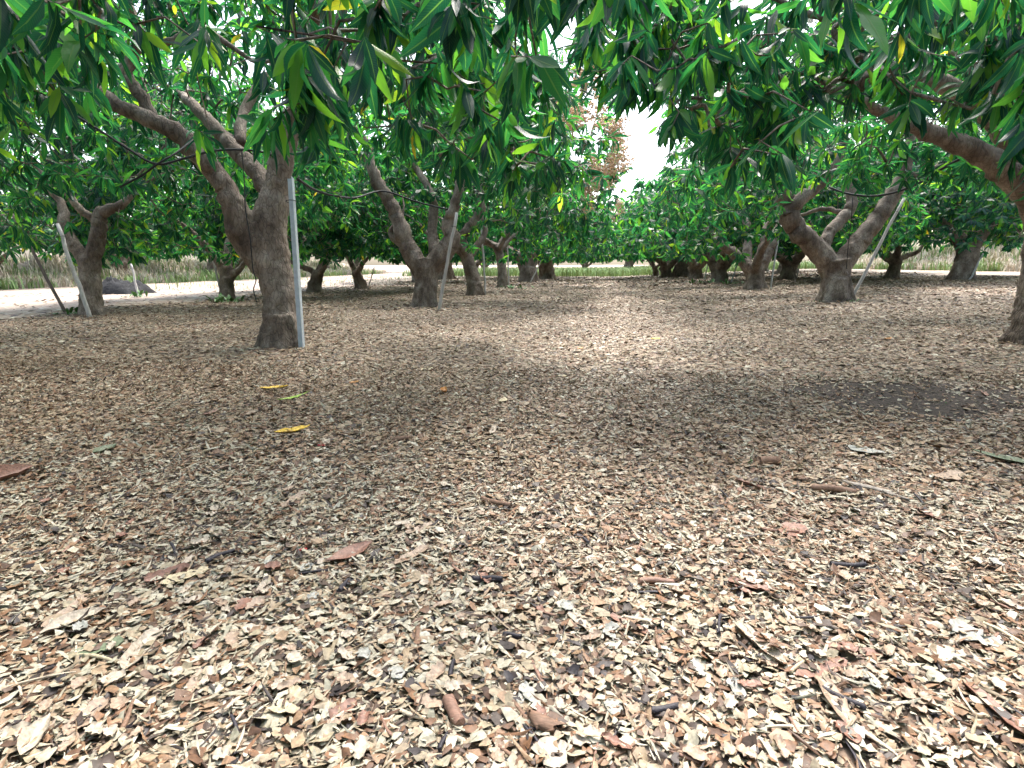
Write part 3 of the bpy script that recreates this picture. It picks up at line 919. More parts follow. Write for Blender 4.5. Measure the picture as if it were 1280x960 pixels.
ex = scatter_px(95, 775, 1010, -90, 175, 3.0, 5.2) + scatter_px(26, 880, 1000, 100, 200, 3.2, 4.6) + scatter_px(30, 1130, 1330, -40, 150, 2.8, 4.2) + scatter_px(10, 1010, 1180, -140, -10, 2.0, 3.2) \
    + scatter_px(7, 1240, 1320, 120, 240, 2.6, 3.4)
ex += scatter_px(75, 725, 880, -70, 110, 3.4, 6.5) + scatter_px(40, 850, 1040, 0, 180, 4.0, 6.0) + scatter_px(50, 1020, 1300, -60, 140, 4.4, 7.5)
ex = [e for e in ex if open_filter(np.array([e]))[0]]
TREES['C1'] = make_tree('mango_tree', b, trunk, limbs, 'mango tree with dark trunk and heavy arching limb reaching over the lane', 1000, 3.5, 4.2, 1.6, 0, ex, 300, 1, 0.7)

b = G(1044, 376); d = depth_of(b)
trunk = px_limb(d, [(1044, 377, 35), (1044, 358, 33), (1044, 342, 34), (1042, 328, 40)])
limbs = [px_limb(d, [(1040, 335, 28), (1026, 318, 27), (1009, 300, 25), (994, 284, 24), (986, 266, 25), (983, 250, 22), (972, 228, 15), (957, 207, 12), (946, 194, 10)], -0.5),
         px_limb(d - .3, [(986, 262, 20), (1003, 248, 17), (1024, 231, 13), (1040, 214, 11), (1052, 190, 9)], -0.5),
         px_limb(d, [(1028, 318, 14), (1036, 292, 15), (1052, 274, 14), (1064, 258, 14), (1064, 232, 12), (1070, 206, 11), (1084, 176, 9)], 0.6),
         px_limb(d, [(1050, 332, 27), (1066, 312, 25), (1084, 290, 23), (1102, 266, 21), (1118, 242, 19), (1130, 216, 16), (1135, 190, 13), (1142, 160, 9)], -0.3),
         px_limb(d - .2, [(1126, 224, 9), (1145, 219, 8), (1165, 211, 8), (1185, 205, 7), (1210, 195, 5)], -0.5),
         px_limb(d + .5, [(1060, 270, 8), (1040, 262, 6), (1022, 262, 5), (1005, 268, 4)], 0.5)]
TREES['C2'] = make_tree('mango_tree', b, trunk, limbs, 'mango tree with pale trunk spreading into three open limbs above a long slanting stake', 1050, 3.9, 4.8, 1.45, 1, [e for e in scatter_px(130, 825, 980, 90, 270, 8.8, 12.0) if open_filter(np.array([e]))[0]], 300, 0, 0.6)

b = G(944, 361); d = depth_of(b)
trunk = px_limb(d, [(944, 362, 23), (944, 350, 21), (943, 338, 24)])
limbs = [px_limb(d, [(941, 342, 17), (928, 326, 15), (914, 314, 12), (902, 306, 9), (890, 290, 7)], -0.3), px_limb(d, [(933, 330, 12), (934, 312, 12), (936, 294, 11), (932, 275, 8)], 0.3),
         px_limb(d, [(946, 340, 18), (956, 322, 16), (964, 304, 14), (974, 286, 12), (985, 262, 9)], -0.2), px_limb(d + .2, [(949, 335, 12), (953, 312, 11), (956, 290, 9)], 0.3)]
TREES['C3'] = make_tree('mango_tree', b, trunk, limbs, 'mango tree with stout dark trunk dividing low into four limbs beside a thin stake', 1150, 4.2, 4.8, 1.0, 2, scatter_px(90, 795, 930, 215, 322, 13, 17), 200, 1, 0.4)

b = G(898, 353); d = depth_of(b)
trunk = px_limb(d, [(899, 354, 19), (899, 342, 18), (898, 332, 24)])
limbs = [px_limb(d, [(895, 336, 13), (886, 322, 11), (878, 308, 9)], -0.3), px_limb(d, [(902, 335, 13), (910, 322, 11), (916, 305, 8)], 0.2)]
TREES['C4'] = make_tree('mango_tree', b, trunk, limbs, 'mango tree with squat goblet shaped trunk and weeds at its foot', 1250, 4.5, 4.9, 1.15, 2, scatter_px(90, 788, 850, 225, 322, 19, 27) + scatter_px(60, 774, 826, 238, 300, 22, 30), 0, 3, 0.4)

# ---- second row on the right
b = G(1203, 349); d = depth_of(b)
trunk = px_limb(d, [(1202, 350, 26), (1205, 336, 24), (1209, 322, 26), (1212, 312, 22)])
TREES['D1'] = make_tree('mango_tree', b, trunk, [px_limb(d, [(1208, 322, 18), (1200, 305, 14), (1190, 290, 10)], 0), px_limb(d, [(1212, 318, 16), (1224, 300, 12), (1236, 285, 9)], 0.2)],
                        'mango tree with short leaning trunk standing alone before the dry grass bank', 1300, 3.5, 4.8, 0.95, 2, scatter_px(60, 1080, 1290, 180, 305, 16, 21), 150, 1, 0.4)
b = G(985, 349.5); d = depth_of(b)
trunk = px_limb(d, [(984, 350, 18), (986, 338, 17), (989, 328, 20)])
TREES['D2'] = make_tree('mango_tree', b, trunk, [px_limb(d, [(988, 332, 14), (980, 318, 10), (975, 300, 8)], 0), px_limb(d, [(990, 330, 13), (998, 316, 9)], 0)],
                        'mango tree with thick short trunk seen between the three limbed tree and the thin stake', 1300, 3.5, 5.0, 1.15, 2, None, 0, 3, 0.4)


def copy_tree(src, loc, rz, sc, label, group):
    r = src.copy(); COL.objects.link(r)
    r.matrix_basis = Matrix.Translation(Vector(loc)) @ Matrix.Rotation(rz, 4, 'Z') @ Matrix.Scale(sc, 4)
    r['label'] = label; r['group'] = group
    for ch in src.children:
        if ch.name.split('.')[0] == 'leaf': continue
        c = ch.copy(); COL.objects.link(c); c.parent = r; c.matrix_parent_inverse = src.matrix_basis.inverted()
        if ch.name.split('.')[0] == 'flower_panicle': c.matrix_parent_inverse.identity()
    return r


far_src = [TREES['A5'], TREES['C4'], TREES['B3'], TREES['D2']]
k = 0
spots = [(-24.5, 8, 1.1), (-25, 14.5, 1.15), (-24.6, 21, 1.1), (-25.2, 28, 1.15), (-24.6, 35, 1.1), (-25.5, 43, 1.2), (-25, 52, 1.2)]
for (x, y, s) in spots:
    z = float(surf_z(bank_left, [x], [y])[0]) - 0.15
    copy_tree(far_src[k % 4], (x, y, z), 1.3 * k + 0.4, s, 'leafy mango tree growing on the bank across the pale track', 'trees on the bank across the track'); k += 1
for (px, py, src, rz, lab) in [(684, 349, 'A5', 2.1, 'far mango tree closing the lane beside the short white stake'),
                               (452, 361, 'B3', 2.4, 'mango tree with crooked trunk between the track and the scarred forked tree'),
                               (870, 349, 'C4', 0.7, 'mango tree with dark trunk just past the goblet shaped one'),
                               (851, 346, 'A5', 4.0, 'small far mango tree past the one behind the goblet shaped trunk')]:
    copy_tree(TREES[src], G(px, py), rz, 0.97, lab, 'mango trees in the orchard rows')
copy_tree(TREES['B1'], (-9.4, 3.9, float(gz(-9.4, 3.9))), 2.2, 1.0, 'mango tree beside the Y shaped one whose leaves reach over the pale track', 'mango trees in the orchard rows')
copy_tree(TREES['A2'], (-4.4, 0.0, float(gz(-4.4, 0.0))), 2.6, 0.95, 'mango tree opposite the thick forked one whose leaves hang over the shaded litter', 'mango trees in the orchard rows')
for (x, y, src, rz, lab) in [(5.0, -0.2, 'C2', 2.0, 'mango tree opposite the arching limbed one, standing beside the bare dark soil'), (-3.9, -6.2, 'A2', 0.8, 'mango tree behind the shaded litter on the trackside of the lane'),
                             (4.9, -5.8, 'C2', 4.1, 'mango tree behind the one beside the bare dark soil'),
                             (0.5, -4.2, 'A3', 1.0, 'unseen mango tree added in the lane to shade the foreground'), (11.2, 3.0, 'D1', 2.5, 'mango tree of the row by the bank, level with the bare dark soil'),  # lane tree and unseen bank pair put in to shade the foreground
                             (11.3, 9.2, 'D1', 4.5, 'mango tree of the row by the bank, before the short leaning trunk')]:
    copy_tree(TREES[src], (x, y, float(gz(x, y))), rz, 0.96, lab, 'mango trees in the orchard rows')
for (x, y, s) in [(-9.4, 30.0, 1.0), (-9.6, 36.5, 1.0), (-9.3, 43.0, 1.0)]:
    copy_tree(far_src[k % 4], (x, y, float(gz(x, y))), 1.1 * k, s, 'far mango tree continuing the row along the pale track', 'far trees of the trackside row'); k += 1
for (x, y, s) in [(10.8, 23.5, 1.0), (11.0, 29.5, 1.05), (10.9, 36.0, 1.0), (11.2, 42.5, 1.05)]:
    copy_tree(far_src[k % 4], (x, y, float(gz(x, y))), 0.9 * k + 1, s, 'far mango tree in the row next to the dry grass bank', 'far trees of the row by the bank'); k += 1
for (x, y, s) in [(22, 20, 1.0), (22.5, 29, 1.05), (23, 40, 1.1)]:
    z = float(surf_z(bank_right, [x], [y])[0]) - 0.15
    copy_tree(far_src[k % 4], (x, y, z), 1.7 * k, s, 'mango tree on top of the dry grass bank', 'trees on the dry grass bank'); k += 1
for (x, y, s) in [(4.3, 38.0, 1.0), (4.2, 43.5, 1.0), (-3.6, 43.5, 1.0)]:
    copy_tree(far_src[k % 4], (x, y, float(gz(x, y))), 1.9 * k, s, 'last mango tree before the green grass at the lane end', 'last trees of the lane'); k += 1
for (x, y, s) in [(-21, 70, 1.3), (-14, 72, 1.3), (-7.5, 70, 1.2), (-1.5, 73, 1.0), (3.5, 71, 1.05), (9, 72, 1.2), (15, 70, 1.3), (22, 72, 1.3)]:
    copy_tree(far_src[k % 4], (x, y, float(gz(x, y))), 1.5 * k, s, 'distant mango tree beyond the grass at the lane end', 'distant trees beyond the grass'); k += 1

# ---- pink blossom panicles on the lane side of the left row
def panicle_mesh(seed):
    rg = np.random.default_rng(seed)
    mb = MB()
    tube(mb, np.array([[0, 0, 0], [0.01, 0, 0.12], [0.0, 0.01, 0.26]]), [0.006, 0.005, 0.002], 4)
    for i in range(16):
        z = 0.03 + 0.014 * i; a = i * 2.4; ln = 0.12 * (1 - z / 0.34) + 0.02
        e = np.array([math.cos(a) * ln, math.sin(a) * ln, z + 0.05])
        tube(mb, np.array([[0, 0, z], e * [0.6, 0.6, 1] - [0, 0, 0.015], e]), [0.003, 0.003, 0.002], 3, False)
        for j in range(11):
            c = e * [0.5 + 0.05 * j, 0.5 + 0.05 * j, 1] + rg.normal(0, 0.016, 3)
            r = rg.uniform(0.007, 0.013)
            v = c + r * np.array([[1, 0, 0], [-1, 0, 0], [0, 1, 0], [0, -1, 0], [0, 0, 1], [0, 0, -1]])
            mb.add(v, [(0, 2, 4), (2, 1, 4), (1, 3, 4), (3, 0, 4), (2, 0, 5), (1, 2, 5), (3, 1, 5), (0, 3, 5)])
    me = mb.mesh('flower_panicle', True)
    me.materials.append(FLOWER)
    return me


PAN = [panicle_mesh(1), panicle_mesh(2)]
for tr_k, lst in (('A2', [(722, 128), (735, 150), (746, 165), (728, 192), (712, 150)]),
                  ('A3', [(756, 196), (748, 240), (738, 246), (760, 252), (764, 236), (718, 256), (752, 215), (765, 180), (742, 225), (730, 268)]),
                  ('A4', [(772, 224), (778, 240), (768, 262), (782, 218), (775, 200), (760, 275)])):
    root = TREES[tr_k]
    for i, (a, b_) in enumerate(lst):
        o = bpy.data.objects.new('flower_panicle', PAN[i % 2]); COL.objects.link(o); o.parent = root
        s = RNG.uniform(1.7, 2.4)
        sp_ = SHOOTS[root.name]; pq = proj(sp_); w_ = (pq[:, 0] - a) ** 2 + (pq[:, 1] - b_) ** 2 + (pq[:, 2] * 10) ** 2 * 0.3
        best = sp_[int(np.argmin(w_))]
        ow = best - np.array(root.matrix_basis.translation); ow[2] = 0.6; best = best + 0.10 * ow / np.linalg.norm(ow)
        o.matrix_basis = Matrix.Translation(Vector(best) - root.matrix_basis.translation) @ Matrix.Rotation(RNG.uniform(0, 6), 4, 'Z') @ Matrix.Rotation(RNG.uniform(0.1, 0.8), 4, 'X') @ Matrix.Scale(s, 4)

# ------------------------------------------------------------------ stakes
def stake(top, bot, r, mat, label, kind='round', dtop=0.0):
    g = G(*bot); dd = depth_of(g)
    t = P(top[0], top[1], dd + dtop)
    root = empty('stake', g)
    tag(root, label, 'stake', 'tree stakes')
    ax = (t - g); ln = np.linalg.norm(ax); ax /= ln
    g0 = g - ax * 0.12
    mb = MB()
    if kind == 'angle':                   # steel angle bar, two flanges
        u = np.cross(ax, FWD); u /= np.linalg.norm(u); w = np.cross(ax, u)
        th = 0.006
        prof = [(-r, -r), (r, -r), (r, -r + th), (-r + th, -r + th), (-r + th, r), (-r, r)]
        v = [p + u * a + w * c for p in (g0, t) for a, c in prof]
        f = [(i, (i + 1) % 6, 6 + (i + 1) % 6, 6 + i) for i in range(6)] + [(5, 4, 3, 2, 1, 0), (6, 7, 8, 9, 10, 11)]
        mb.add(v, f)
        o = new_obj('post', mb.mesh('post', False), root, mat)
    else:
        n = 8
        pts = np.array([g0 + (t - g0) * i / n for i in range(n + 1)])
        pts[1:-1] += RNG.normal(0, r * 0.25, (n - 1, 3))
        tube(mb, pts, np.linspace(r * 1.1, r * 0.9, n + 1), 8)
        o = new_obj('post', mb.mesh('post'), root, mat)
    cb = MB()
    tie = g + (t - g) * 0.86
    a = np.linspace(0, 2 * math.pi, 9)
    u = np.cross(ax, FWD); u /= np.linalg.norm(u); w = np.cross(ax, u)
    tube(cb, np.array([tie + (u * math.cos(q) + w * math.sin(q)) * r * 1.55 for q in a]), np.full(9, 0.004), 4, False)
    t_ = new_obj('tie_wire', cb.mesh('tie_wire'), o, HOSE); t_.matrix_parent_inverse = Matrix()
    return root


stake((362, 222), (376, 435), 0.036, STEEL, 'upright galvanised steel angle stake against the thick forked trunk', 'angle')
stake((571, 266), (548, 388), 0.035, PALEWOOD, 'leaning grey stake in front of the scarred forked mango trunk', dtop=-0.25)
stake((602, 282), (607, 369), 0.032, PALEWOOD, 'thin pale stake beside the slender bent mango trunk')
stake((634, 296), (636, 358), 0.03, PALEWOOD, 'thin pale stake beside the narrow dark mango trunk')
stake((681, 318), (663, 353), 0.035, PALEWOOD, 'slanting white stake in front of the broad low trunk')
stake((691, 326), (691, 349), 0.035, PALEWOOD, 'short white stake beside the far trunk at the lane side')
stake((12, 262), (82, 391), 0.028, DARKWOOD, 'long dark stake leaning away beside the Y shaped trunk')
stake((72, 280), (112, 397), 0.034, PALEWOOD, 'grey stake leaning against the Y shaped trunk')
stake((164, 330), (173, 369), 0.030, PALEWOOD, 'white leaning stake standing alone on the pale track')
stake((264, 316), (279, 376), 0.026, PALEWOOD, 'thin grey stake leaning on the many limbed trunk with weeds')
stake((468, 334), (460, 361), 0.022, PALEWOOD, 'thin pale stake leaning by the slim crooked trunk')
stake((1130, 248), (1064, 374), 0.032, PALEWOOD, 'long slanting grey pole propping the three limbed mango tree')
stake((976, 278), (963, 361), 0.028, PALEWOOD, 'thin crooked stake beside the low dividing trunk')
stake((886, 326), (880, 351), 0.03, PALEWOOD, 'thin pale stake between the goblet trunk and the narrow trunk')
stake((922, 328), (914, 353), 0.03, PALEWOOD, 'thin pale stake leaning right of the goblet shaped trunk')
stake((1229, 317), (1212, 350), 0.026, PALEWOOD, 'thin forked stake leaning by the short trunk before the bank')
stake((1000, 330), (995, 349), 0.024, PALEWOOD, 'thin stake beside the thick short trunk behind the three limbed tree')


# ------------------------------------------------------------------ hoses
def hose(name, pts, r, label, cat='hose', group=None, mat=HOSE):
    p = np.array([P(*q) for q in pts])
    cp, cr_ = catmull(p, np.full(len(p), r), 6)
    mb = MB(); tube(mb, cp, cr_, 7)
    return tag(new_obj(name, mb.mesh(name), None, mat), label, cat, group)


dA = depth_of(G(353, 432))
hose('irrigation_hose', [(-30, 68, 5.6), (30, 104, 5.6), (80, 136, 5.6), (120, 160, 5.6), (160, 186, 5.6), (195, 205, 5.6), (230, 198, 5.75), (265, 189, 5.85), (300, 187, 6.0), (335, 192, 6.2), (350, 205, 6.5)], 0.012,
     'thick black irrigation hose hanging from the arching limb of the forked tree')
hose('irrigation_hose', [(150, 234, 5.65), (176, 220, 5.62), (197, 205, 5.57), (220, 191, 5.7), (240, 176, 6.05)], 0.010, 'short black hose crossing the thick hose under the limb')
hose('irrigation_hose', [(372, 224, dA + .05), (395, 238, 8), (420, 245, 9.2), (445, 247, 10.5), (468, 240, 11.8), (486, 240, 12.0), (520, 252, 12.2), (560, 262, 12.3)], 0.018, 'thin black irrigation hose strung between the forked tree and the scarred tree')
hose('irrigation_hose', [(1036, 234, 11.0), (1060, 242, 10.7), (1090, 245, 10.3), (1120, 240, 9.8), (1150, 228, 9.2), (1185, 207, 8.4), (1220, 190, 7.4), (1245, 205, 6.0)], 0.020, 'black irrigation hose sagging between the three limbed tree and the arching limb')
hose('hanging_wire', [(302, 186, 6.2), (305, 220, 6.2), (307, 262, 6.15), (313, 300, 6.15), (316, 335, 6.15), (320, 350, 6.15), (317, 362, 6.15), (321, 378, 6.15)], 0.006, 'thin black wire hanging down beside the thick forked trunk', 'wire')
hose('hanging_wire', [(1066, 246, 10.3), (1064, 275, 10.3), (1060, 310, 10.4), (1058, 336, 10.6)], 0.007, 'thin dark wire hanging over the three limbed trunk', 'wire')

# ------------------------------------------------------------------ netting heap and weeds
nb = G(140, 371)
nx_, ny_ = 26, 16
mbn = MB()
vs = []
for j in range(ny_):
    for i in range(nx_):
        a, c = i / (nx_ - 1) * 2 - 1, j / (ny_ - 1) * 2 - 1
        prof = max(0.0, 1 - a * a) ** 0.6 * max(0.0, 1 - c * c) ** 0.6
        zz = prof * 0.45 * (1 + 0.6 * noise.noise(Vector((a * 2.5, c * 2.5, 1)))) + 0.22 * prof * noise.noise(Vector((a * 9, c * 9, 4)))
        vs.append((nb[0] - 1.5 + a * 0.85, nb[1] + 2.0 + c * 0.7, float(gz(nb[0], nb[1])) + zz - 0.04))
mbn.add(vs, [(j * nx_ + i, j * nx_ + i + 1, (j + 1) * nx_ + i + 1, (j + 1) * nx_ + i) for j in range(ny_ - 1) for i in range(nx_ - 1)])
tag(new_obj('netting_heap', mbn.mesh('netting_heap'), None, NETTING), 'heap of dark grey netting lying on the pale track behind the Y shaped trunk', 'netting')

WEED = make_plain('weed_leaf', (0.07, 0.20, 0.045), 0.55, 0.35, 8)


def weed(px, py, n, h, label, spread=0.16):
    g = G(px, py)
    root = empty('weed', g)
    tag(root, label, 'weed', 'green weeds in the litter')
    for i in range(n):
        a = RNG.uniform(0, 6.28); e = RNG.uniform(0.5, 1.4); ll = h * RNG.uniform(0.6, 1.1)
        dv = np.array([math.cos(a) * math.cos(e), math.sin(a) * math.cos(e), math.sin(e)])
        off = np.array([RNG.normal(0, spread * 0.5), RNG.normal(0, spread * 0.5), 0])
        nn = np.array([0, 0, 1.0]) - dv * dv[2]; nn /= np.linalg.norm(nn); sd = np.cross(nn, dv)
        o = bpy.data.objects.new('leaf', WEEDMESH[i % 4]); COL.objects.link(o); o.parent = root
        w = RNG.uniform(1.0, 2.0)
        zf = off + np.array([0, 0, float(gz(g[0] + off[0], g[1] + off[1])) - g[2] - 0.005])
        o.matrix_basis = Matrix(((dv[0] * ll, sd[0] * ll * w, nn[0] * ll, zf[0]), (dv[1] * ll, sd[1] * ll * w, nn[1] * ll, zf[1]), (dv[2] * ll, sd[2] * ll * w, nn[2] * ll, zf[2]), (0, 0, 0, 1)))


WEEDMESH = []
for k in (1, 2, 3, 5):
    V, Fq, UV = TPL[1][k]
    me = np_mesh('weed_leaf', V, Fq.ravel(), np.arange(len(Fq)) * 4, np.full(len(Fq), 4), True, None, UV[Fq.ravel()])
    me.materials.append(WEED); WEEDMESH.append(me)
weed(281, 378, 40, 0.30, 'clump of green weeds at the foot of the many limbed trunk', 0.35)
weed(98, 392, 18, 0.26, 'dull green weed sprouting beside the Y shaped trunk', 0.25)
weed(173, 371, 14, 0.28, 'small green weed at the foot of the lone white stake', 0.25)
weed(886, 354, 30, 0.32, 'spread of green weeds at the foot of the goblet shaped trunk', 0.7)
weed(912, 355, 18, 0.28, 'low weeds beside the stake right of the goblet shaped trunk', 0.5)
weed(1064, 377, 12, 0.13, 'small sprouts beside the foot of the long slanting pole', 0.16)
weed(1016, 378, 10, 0.10, 'low green sprouts left of the three limbed trunk', 0.2)
weed(640, 361, 30, 0.25, 'green weeds in front of the narrow dark trunk', 0.7)
weed(1182, 505, 5, 0.035, 'tiny bright seedling in the bare dark soil', 0.03)
weed(1176, 490, 4, 0.03, 'tiny pale seedling at the back of the bare dark soil', 0.04)
weed(939, 580, 4, 0.05, 'tiny green shoot beside the brown seed husk', 0.02)


# ------------------------------------------------------------------ leaf litter
def chip_template(n, kind, rg):
    a = np.sort(rg.uniform(0, 2 * math.pi, n)) if kind != 'sliver' else np.linspace(0, 2 * math.pi, n, endpoint=False) + rg.normal(0, 0.1, n)
    if kind != 'sliver':
        a = np.linspace(0, 2 * math.pi, n, endpoint=False) + rg.normal(0, 0.22, n)
    r = rg.uniform(0.45, 1.05, n)
    asp = rg.uniform(0.38, 0.85) if kind != 'sliver' else rg.uniform(0.08, 0.2)
    v = np.stack([np.cos(a) * r * 0.5, np.sin(a) * r * 0.5 * asp, np.zeros(n)], 1)
    cx, cy = rg.normal(0, 0.35), rg.normal(0, 0.45)
    v[:, 2] = cx * v[:, 0] ** 2 * 1.6 + cy * v[:, 1] ** 2 * 2.2 + rg.normal(0, 0.02, n)
    return v


def litter_points(n, y0, y1, margin):
    """uniform over the floor ahead of the camera between two distances"""
    xs, ys = [], []
    while sum(map(len, xs)) < n:
        y = RNG.uniform(y0, y1, n); x = RNG.uniform(-1, 1, n) * (1.25 * y1 + margin)
        k = (x > -(1.2 * y + margin)) & (x < 0.72 * y + margin) & (x > -10.3 + 0.5 * np.sin(y)) & (x < 13.4 + 0.6 * np.sin(y * 0.7))
        xs.append(x[k]); ys.append(y[k])
    return np.concatenate(xs)[:n], np.concatenate(ys)[:n]


def bare(x, y):
    u, v = (x - pc[0]) / 0.85, (y - pc[1]) / 0.68
    return u * u + v * v


def area(y0, y1, margin):
    yy = np.linspace(y0, y1, 50)
    w = np.minimum(1.22 * yy + margin, 10.3) + np.minimum(0.72 * yy + margin, 13.4)
    return w.mean() * (y1 - y0)


def litter_band(dens, y0, y1, margin, n_t, fan, size, depth, tilt, sliver=0.24, pale=0.0):
    rg = RNG
    n = int(dens * area(y0, y1, margin))
    x, y = litter_points(n, y0, y1, margin)
    bb = bare(x, y)
    k = RNG.uniform(0, 1, n) < np.clip((bb - 0.22 + 0.35 * np.sin(x * 9) * np.sin(y * 11) + 0.2 * np.sin(x * 23 + y * 17)) * 1.0, 0.14, 1)
    x, y = x[k], y[k]; n = len(x)
    T = [chip_template(n_t, 'flake', rg) for _ in range(22)] + [chip_template(n_t, 'sliver', rg) for _ in range(6)]
    isl = RNG.uniform(0, 1, n) < sliver
    tid = np.where(isl, RNG.integers(22, 28, n), RNG.integers(0, 22, n))
    L = size * np.minimum(np.exp(RNG.normal(0, 0.5, n)), 2.2) * np.where(isl, 1.9, 1.0)
    lay = RNG.uniform(0, 1, n)
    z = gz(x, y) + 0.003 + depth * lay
    yaw = RNG.uniform(0, 2 * math.pi, n); ti = np.abs(RNG.normal(0, tilt, n)); ta = RNG.uniform(0, 2 * math.pi, n)
    nz_ = np.stack([np.sin(ti) * np.cos(ta), np.sin(ti) * np.sin(ta), np.cos(ti)], 1)
    e1 = np.stack([np.cos(yaw), np.sin(yaw), np.zeros(n)], 1); e1 -= nz_ * (e1 * nz_).sum(1)[:, None]; e1 /= np.linalg.norm(e1, axis=1)[:, None]
    e2 = np.cross(nz_, e1)
    # colour number: the mulch is greyer and paler in drifts, redder elsewhere; pale makes up for light by distance
    drift = np.array([noise.noise(Vector((a * 0.8, c * 0.8, 3.3))) for a, c in zip(x, y)])
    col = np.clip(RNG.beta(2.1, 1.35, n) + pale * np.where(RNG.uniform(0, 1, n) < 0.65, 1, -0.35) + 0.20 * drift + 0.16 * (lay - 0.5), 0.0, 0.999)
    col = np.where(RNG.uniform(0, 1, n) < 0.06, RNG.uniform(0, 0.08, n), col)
    vs, ids, cs = [], [], []
    base = 0
    for t, V in enumerate(T):
        m = tid == t
        c = m.sum()
        if c == 0: continue
        pts = np.stack([x[m], y[m], z[m]], 1)[:, None] + L[m][:, None, None] * (V[None, :, 0:1] * e1[m][:, None] + V[None, :, 1:2] * e2[m][:, None] + V[None, :, 2:3] * nz_[m][:, None])
        if fan:
            ctr = np.stack([x[m], y[m], z[m]], 1)[:, None] + (L[m] * 0.03)[:, None, None] * nz_[m][:, None]
            pts = np.concatenate([pts, ctr], 1)
            Fm = np.array([(i, (i + 1) % n_t, n_t) for i in range(n_t)])
        else:
            Fm = np.array([list(range(n_t))])
        vs.append(pts.reshape(-1, 3))
        ids.append((base + np.arange(c)[:, None, None] * pts.shape[1] + Fm[None]).reshape(-1, Fm.shape[1]))
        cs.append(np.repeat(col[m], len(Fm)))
        base += c * pts.shape[1]
    q = np.concatenate(ids); w = q.shape[1]
    v = np.concatenate(vs)
    v[:, 2] = np.maximum(v[:, 2], gz(v[:, 0], v[:, 1]) + 0.002)
    return np_mesh('leaf_litter', v, q.ravel(), np.arange(len(q)) * w, np.full(len(q), w), fan, {'rnd': np.concatenate(cs)})


CHIPS = make_chip_mat('litter_chips')
# the stuff litter uses its own number only (no object offset)
nt = CHIPS.node_tree
for nd in list(nt.nodes):
    if nd.type == 'OBJECT_INFO': nt.nodes.remove(nd)
for args, lab in (((8800, 0.45, 1.5, 0.6, 6, True, 0.027, 0.016, 0.30, 0.30, -0.24), 'finely shredded brown and buff leaf litter in the foreground'),  # last argument darkens overbright near bands, pales farther ones in place of light
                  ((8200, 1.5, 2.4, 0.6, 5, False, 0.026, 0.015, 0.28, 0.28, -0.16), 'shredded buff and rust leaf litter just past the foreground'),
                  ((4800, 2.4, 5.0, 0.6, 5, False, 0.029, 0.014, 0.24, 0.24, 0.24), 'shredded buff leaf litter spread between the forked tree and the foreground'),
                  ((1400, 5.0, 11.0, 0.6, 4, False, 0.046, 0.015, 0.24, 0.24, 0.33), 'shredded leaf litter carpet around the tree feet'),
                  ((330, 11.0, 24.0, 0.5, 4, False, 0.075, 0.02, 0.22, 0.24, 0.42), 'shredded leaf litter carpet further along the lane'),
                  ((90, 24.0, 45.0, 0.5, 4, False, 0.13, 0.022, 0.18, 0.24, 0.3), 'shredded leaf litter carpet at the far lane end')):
    me = litter_band(*args)
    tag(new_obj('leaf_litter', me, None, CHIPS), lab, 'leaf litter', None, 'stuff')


nq = 9000
x = -10.0 - 8.5 * RNG.uniform(0, 1, nq) ** 2.2; y = RNG.uniform(6, 46, nq); a = RNG.uniform(0, 6.28, nq); ll = RNG.uniform(0.03, 0.09, nq); ww = ll * RNG.uniform(0.25, 0.6, nq)
ctr = np.stack([x, y, gz(x, y) + 0.012], 1); e1 = np.stack([np.cos(a), np.sin(a), RNG.normal(0, 0.15, nq)], 1); e2 = np.stack([-np.sin(a), np.cos(a), RNG.normal(0, 0.15, nq)], 1)
v = np.stack([ctr - e1 * ll[:, None], ctr - e2 * ww[:, None], ctr + e1 * ll[:, None], ctr + e2 * ww[:, None]], 1).reshape(-1, 3)
tag(new_obj('leaf_litter', np_mesh('leaf_litter', v, np.arange(nq * 4), np.arange(nq) * 4, np.full(nq, 4), False, {'rnd': RNG.uniform(0.1, 0.8, nq)}), None, CHIPS),
    'thin scatter of dry leaf scraps blown over the pale track', 'leaf litter', None, 'stuff')


# ------------------------------------------------------------------ single fallen pieces
def flat_mat(name, col, rough=0.55, var=0.35, scale=110):
    return make_plain(name, col, rough, var, scale, 0, 0.35, 0.004)


YELLOW = flat_mat('yellow_leaf', (0.62, 0.40, 0.03)); ORANGE = flat_mat('orange_leaf', (0.50, 0.22, 0.05)); LIME = flat_mat('lime_leaf', (0.28, 0.42, 0.06))
PALEY = flat_mat('pale_yellow_leaf', (0.48, 0.40, 0.26)); RUST = flat_mat('rust_leaf', (0.22, 0.11, 0.075)); BUFF = flat_mat('buff_leaf', (0.40, 0.335, 0.26))
TAN = flat_mat('tan_leaf', (0.31, 0.225, 0.16)); GREY = flat_mat('grey_leaf', (0.30, 0.295, 0.26)); DKGREEN = flat_mat('grey_green_leaf', (0.14, 0.17, 0.10))
WOOD = make_plain('fresh_wood', (0.52, 0.43, 0.32), 0.7, 0.3, 170, 0, 0.5, 0.004, (0.15, 1, 1)); BROWNW = make_plain('brown_stick', (0.19, 0.11, 0.07), 0.7, 0.35, 170, 0, 0.5, 0.004, (0.3, 1, 1))
REDW = make_plain('reddish_stick', (0.24, 0.135, 0.095), 0.65, 0.3, 170, 0, 0.4, 0.004, (0.3, 1, 1)); BLACKW = make_plain('black_stick', (0.022, 0.018, 0.026), 0.6, 0.3, 170, 0, 0.4, 0.004)
GREYW = make_plain('grey_wood', (0.30, 0.26, 0.22), 0.85, 0.35, 170, 0, 0.6, 0.005, (0.15, 1, 1)); RED = flat_mat('red_bit', (0.36, 0.03, 0.03))
LIFT = 0.013


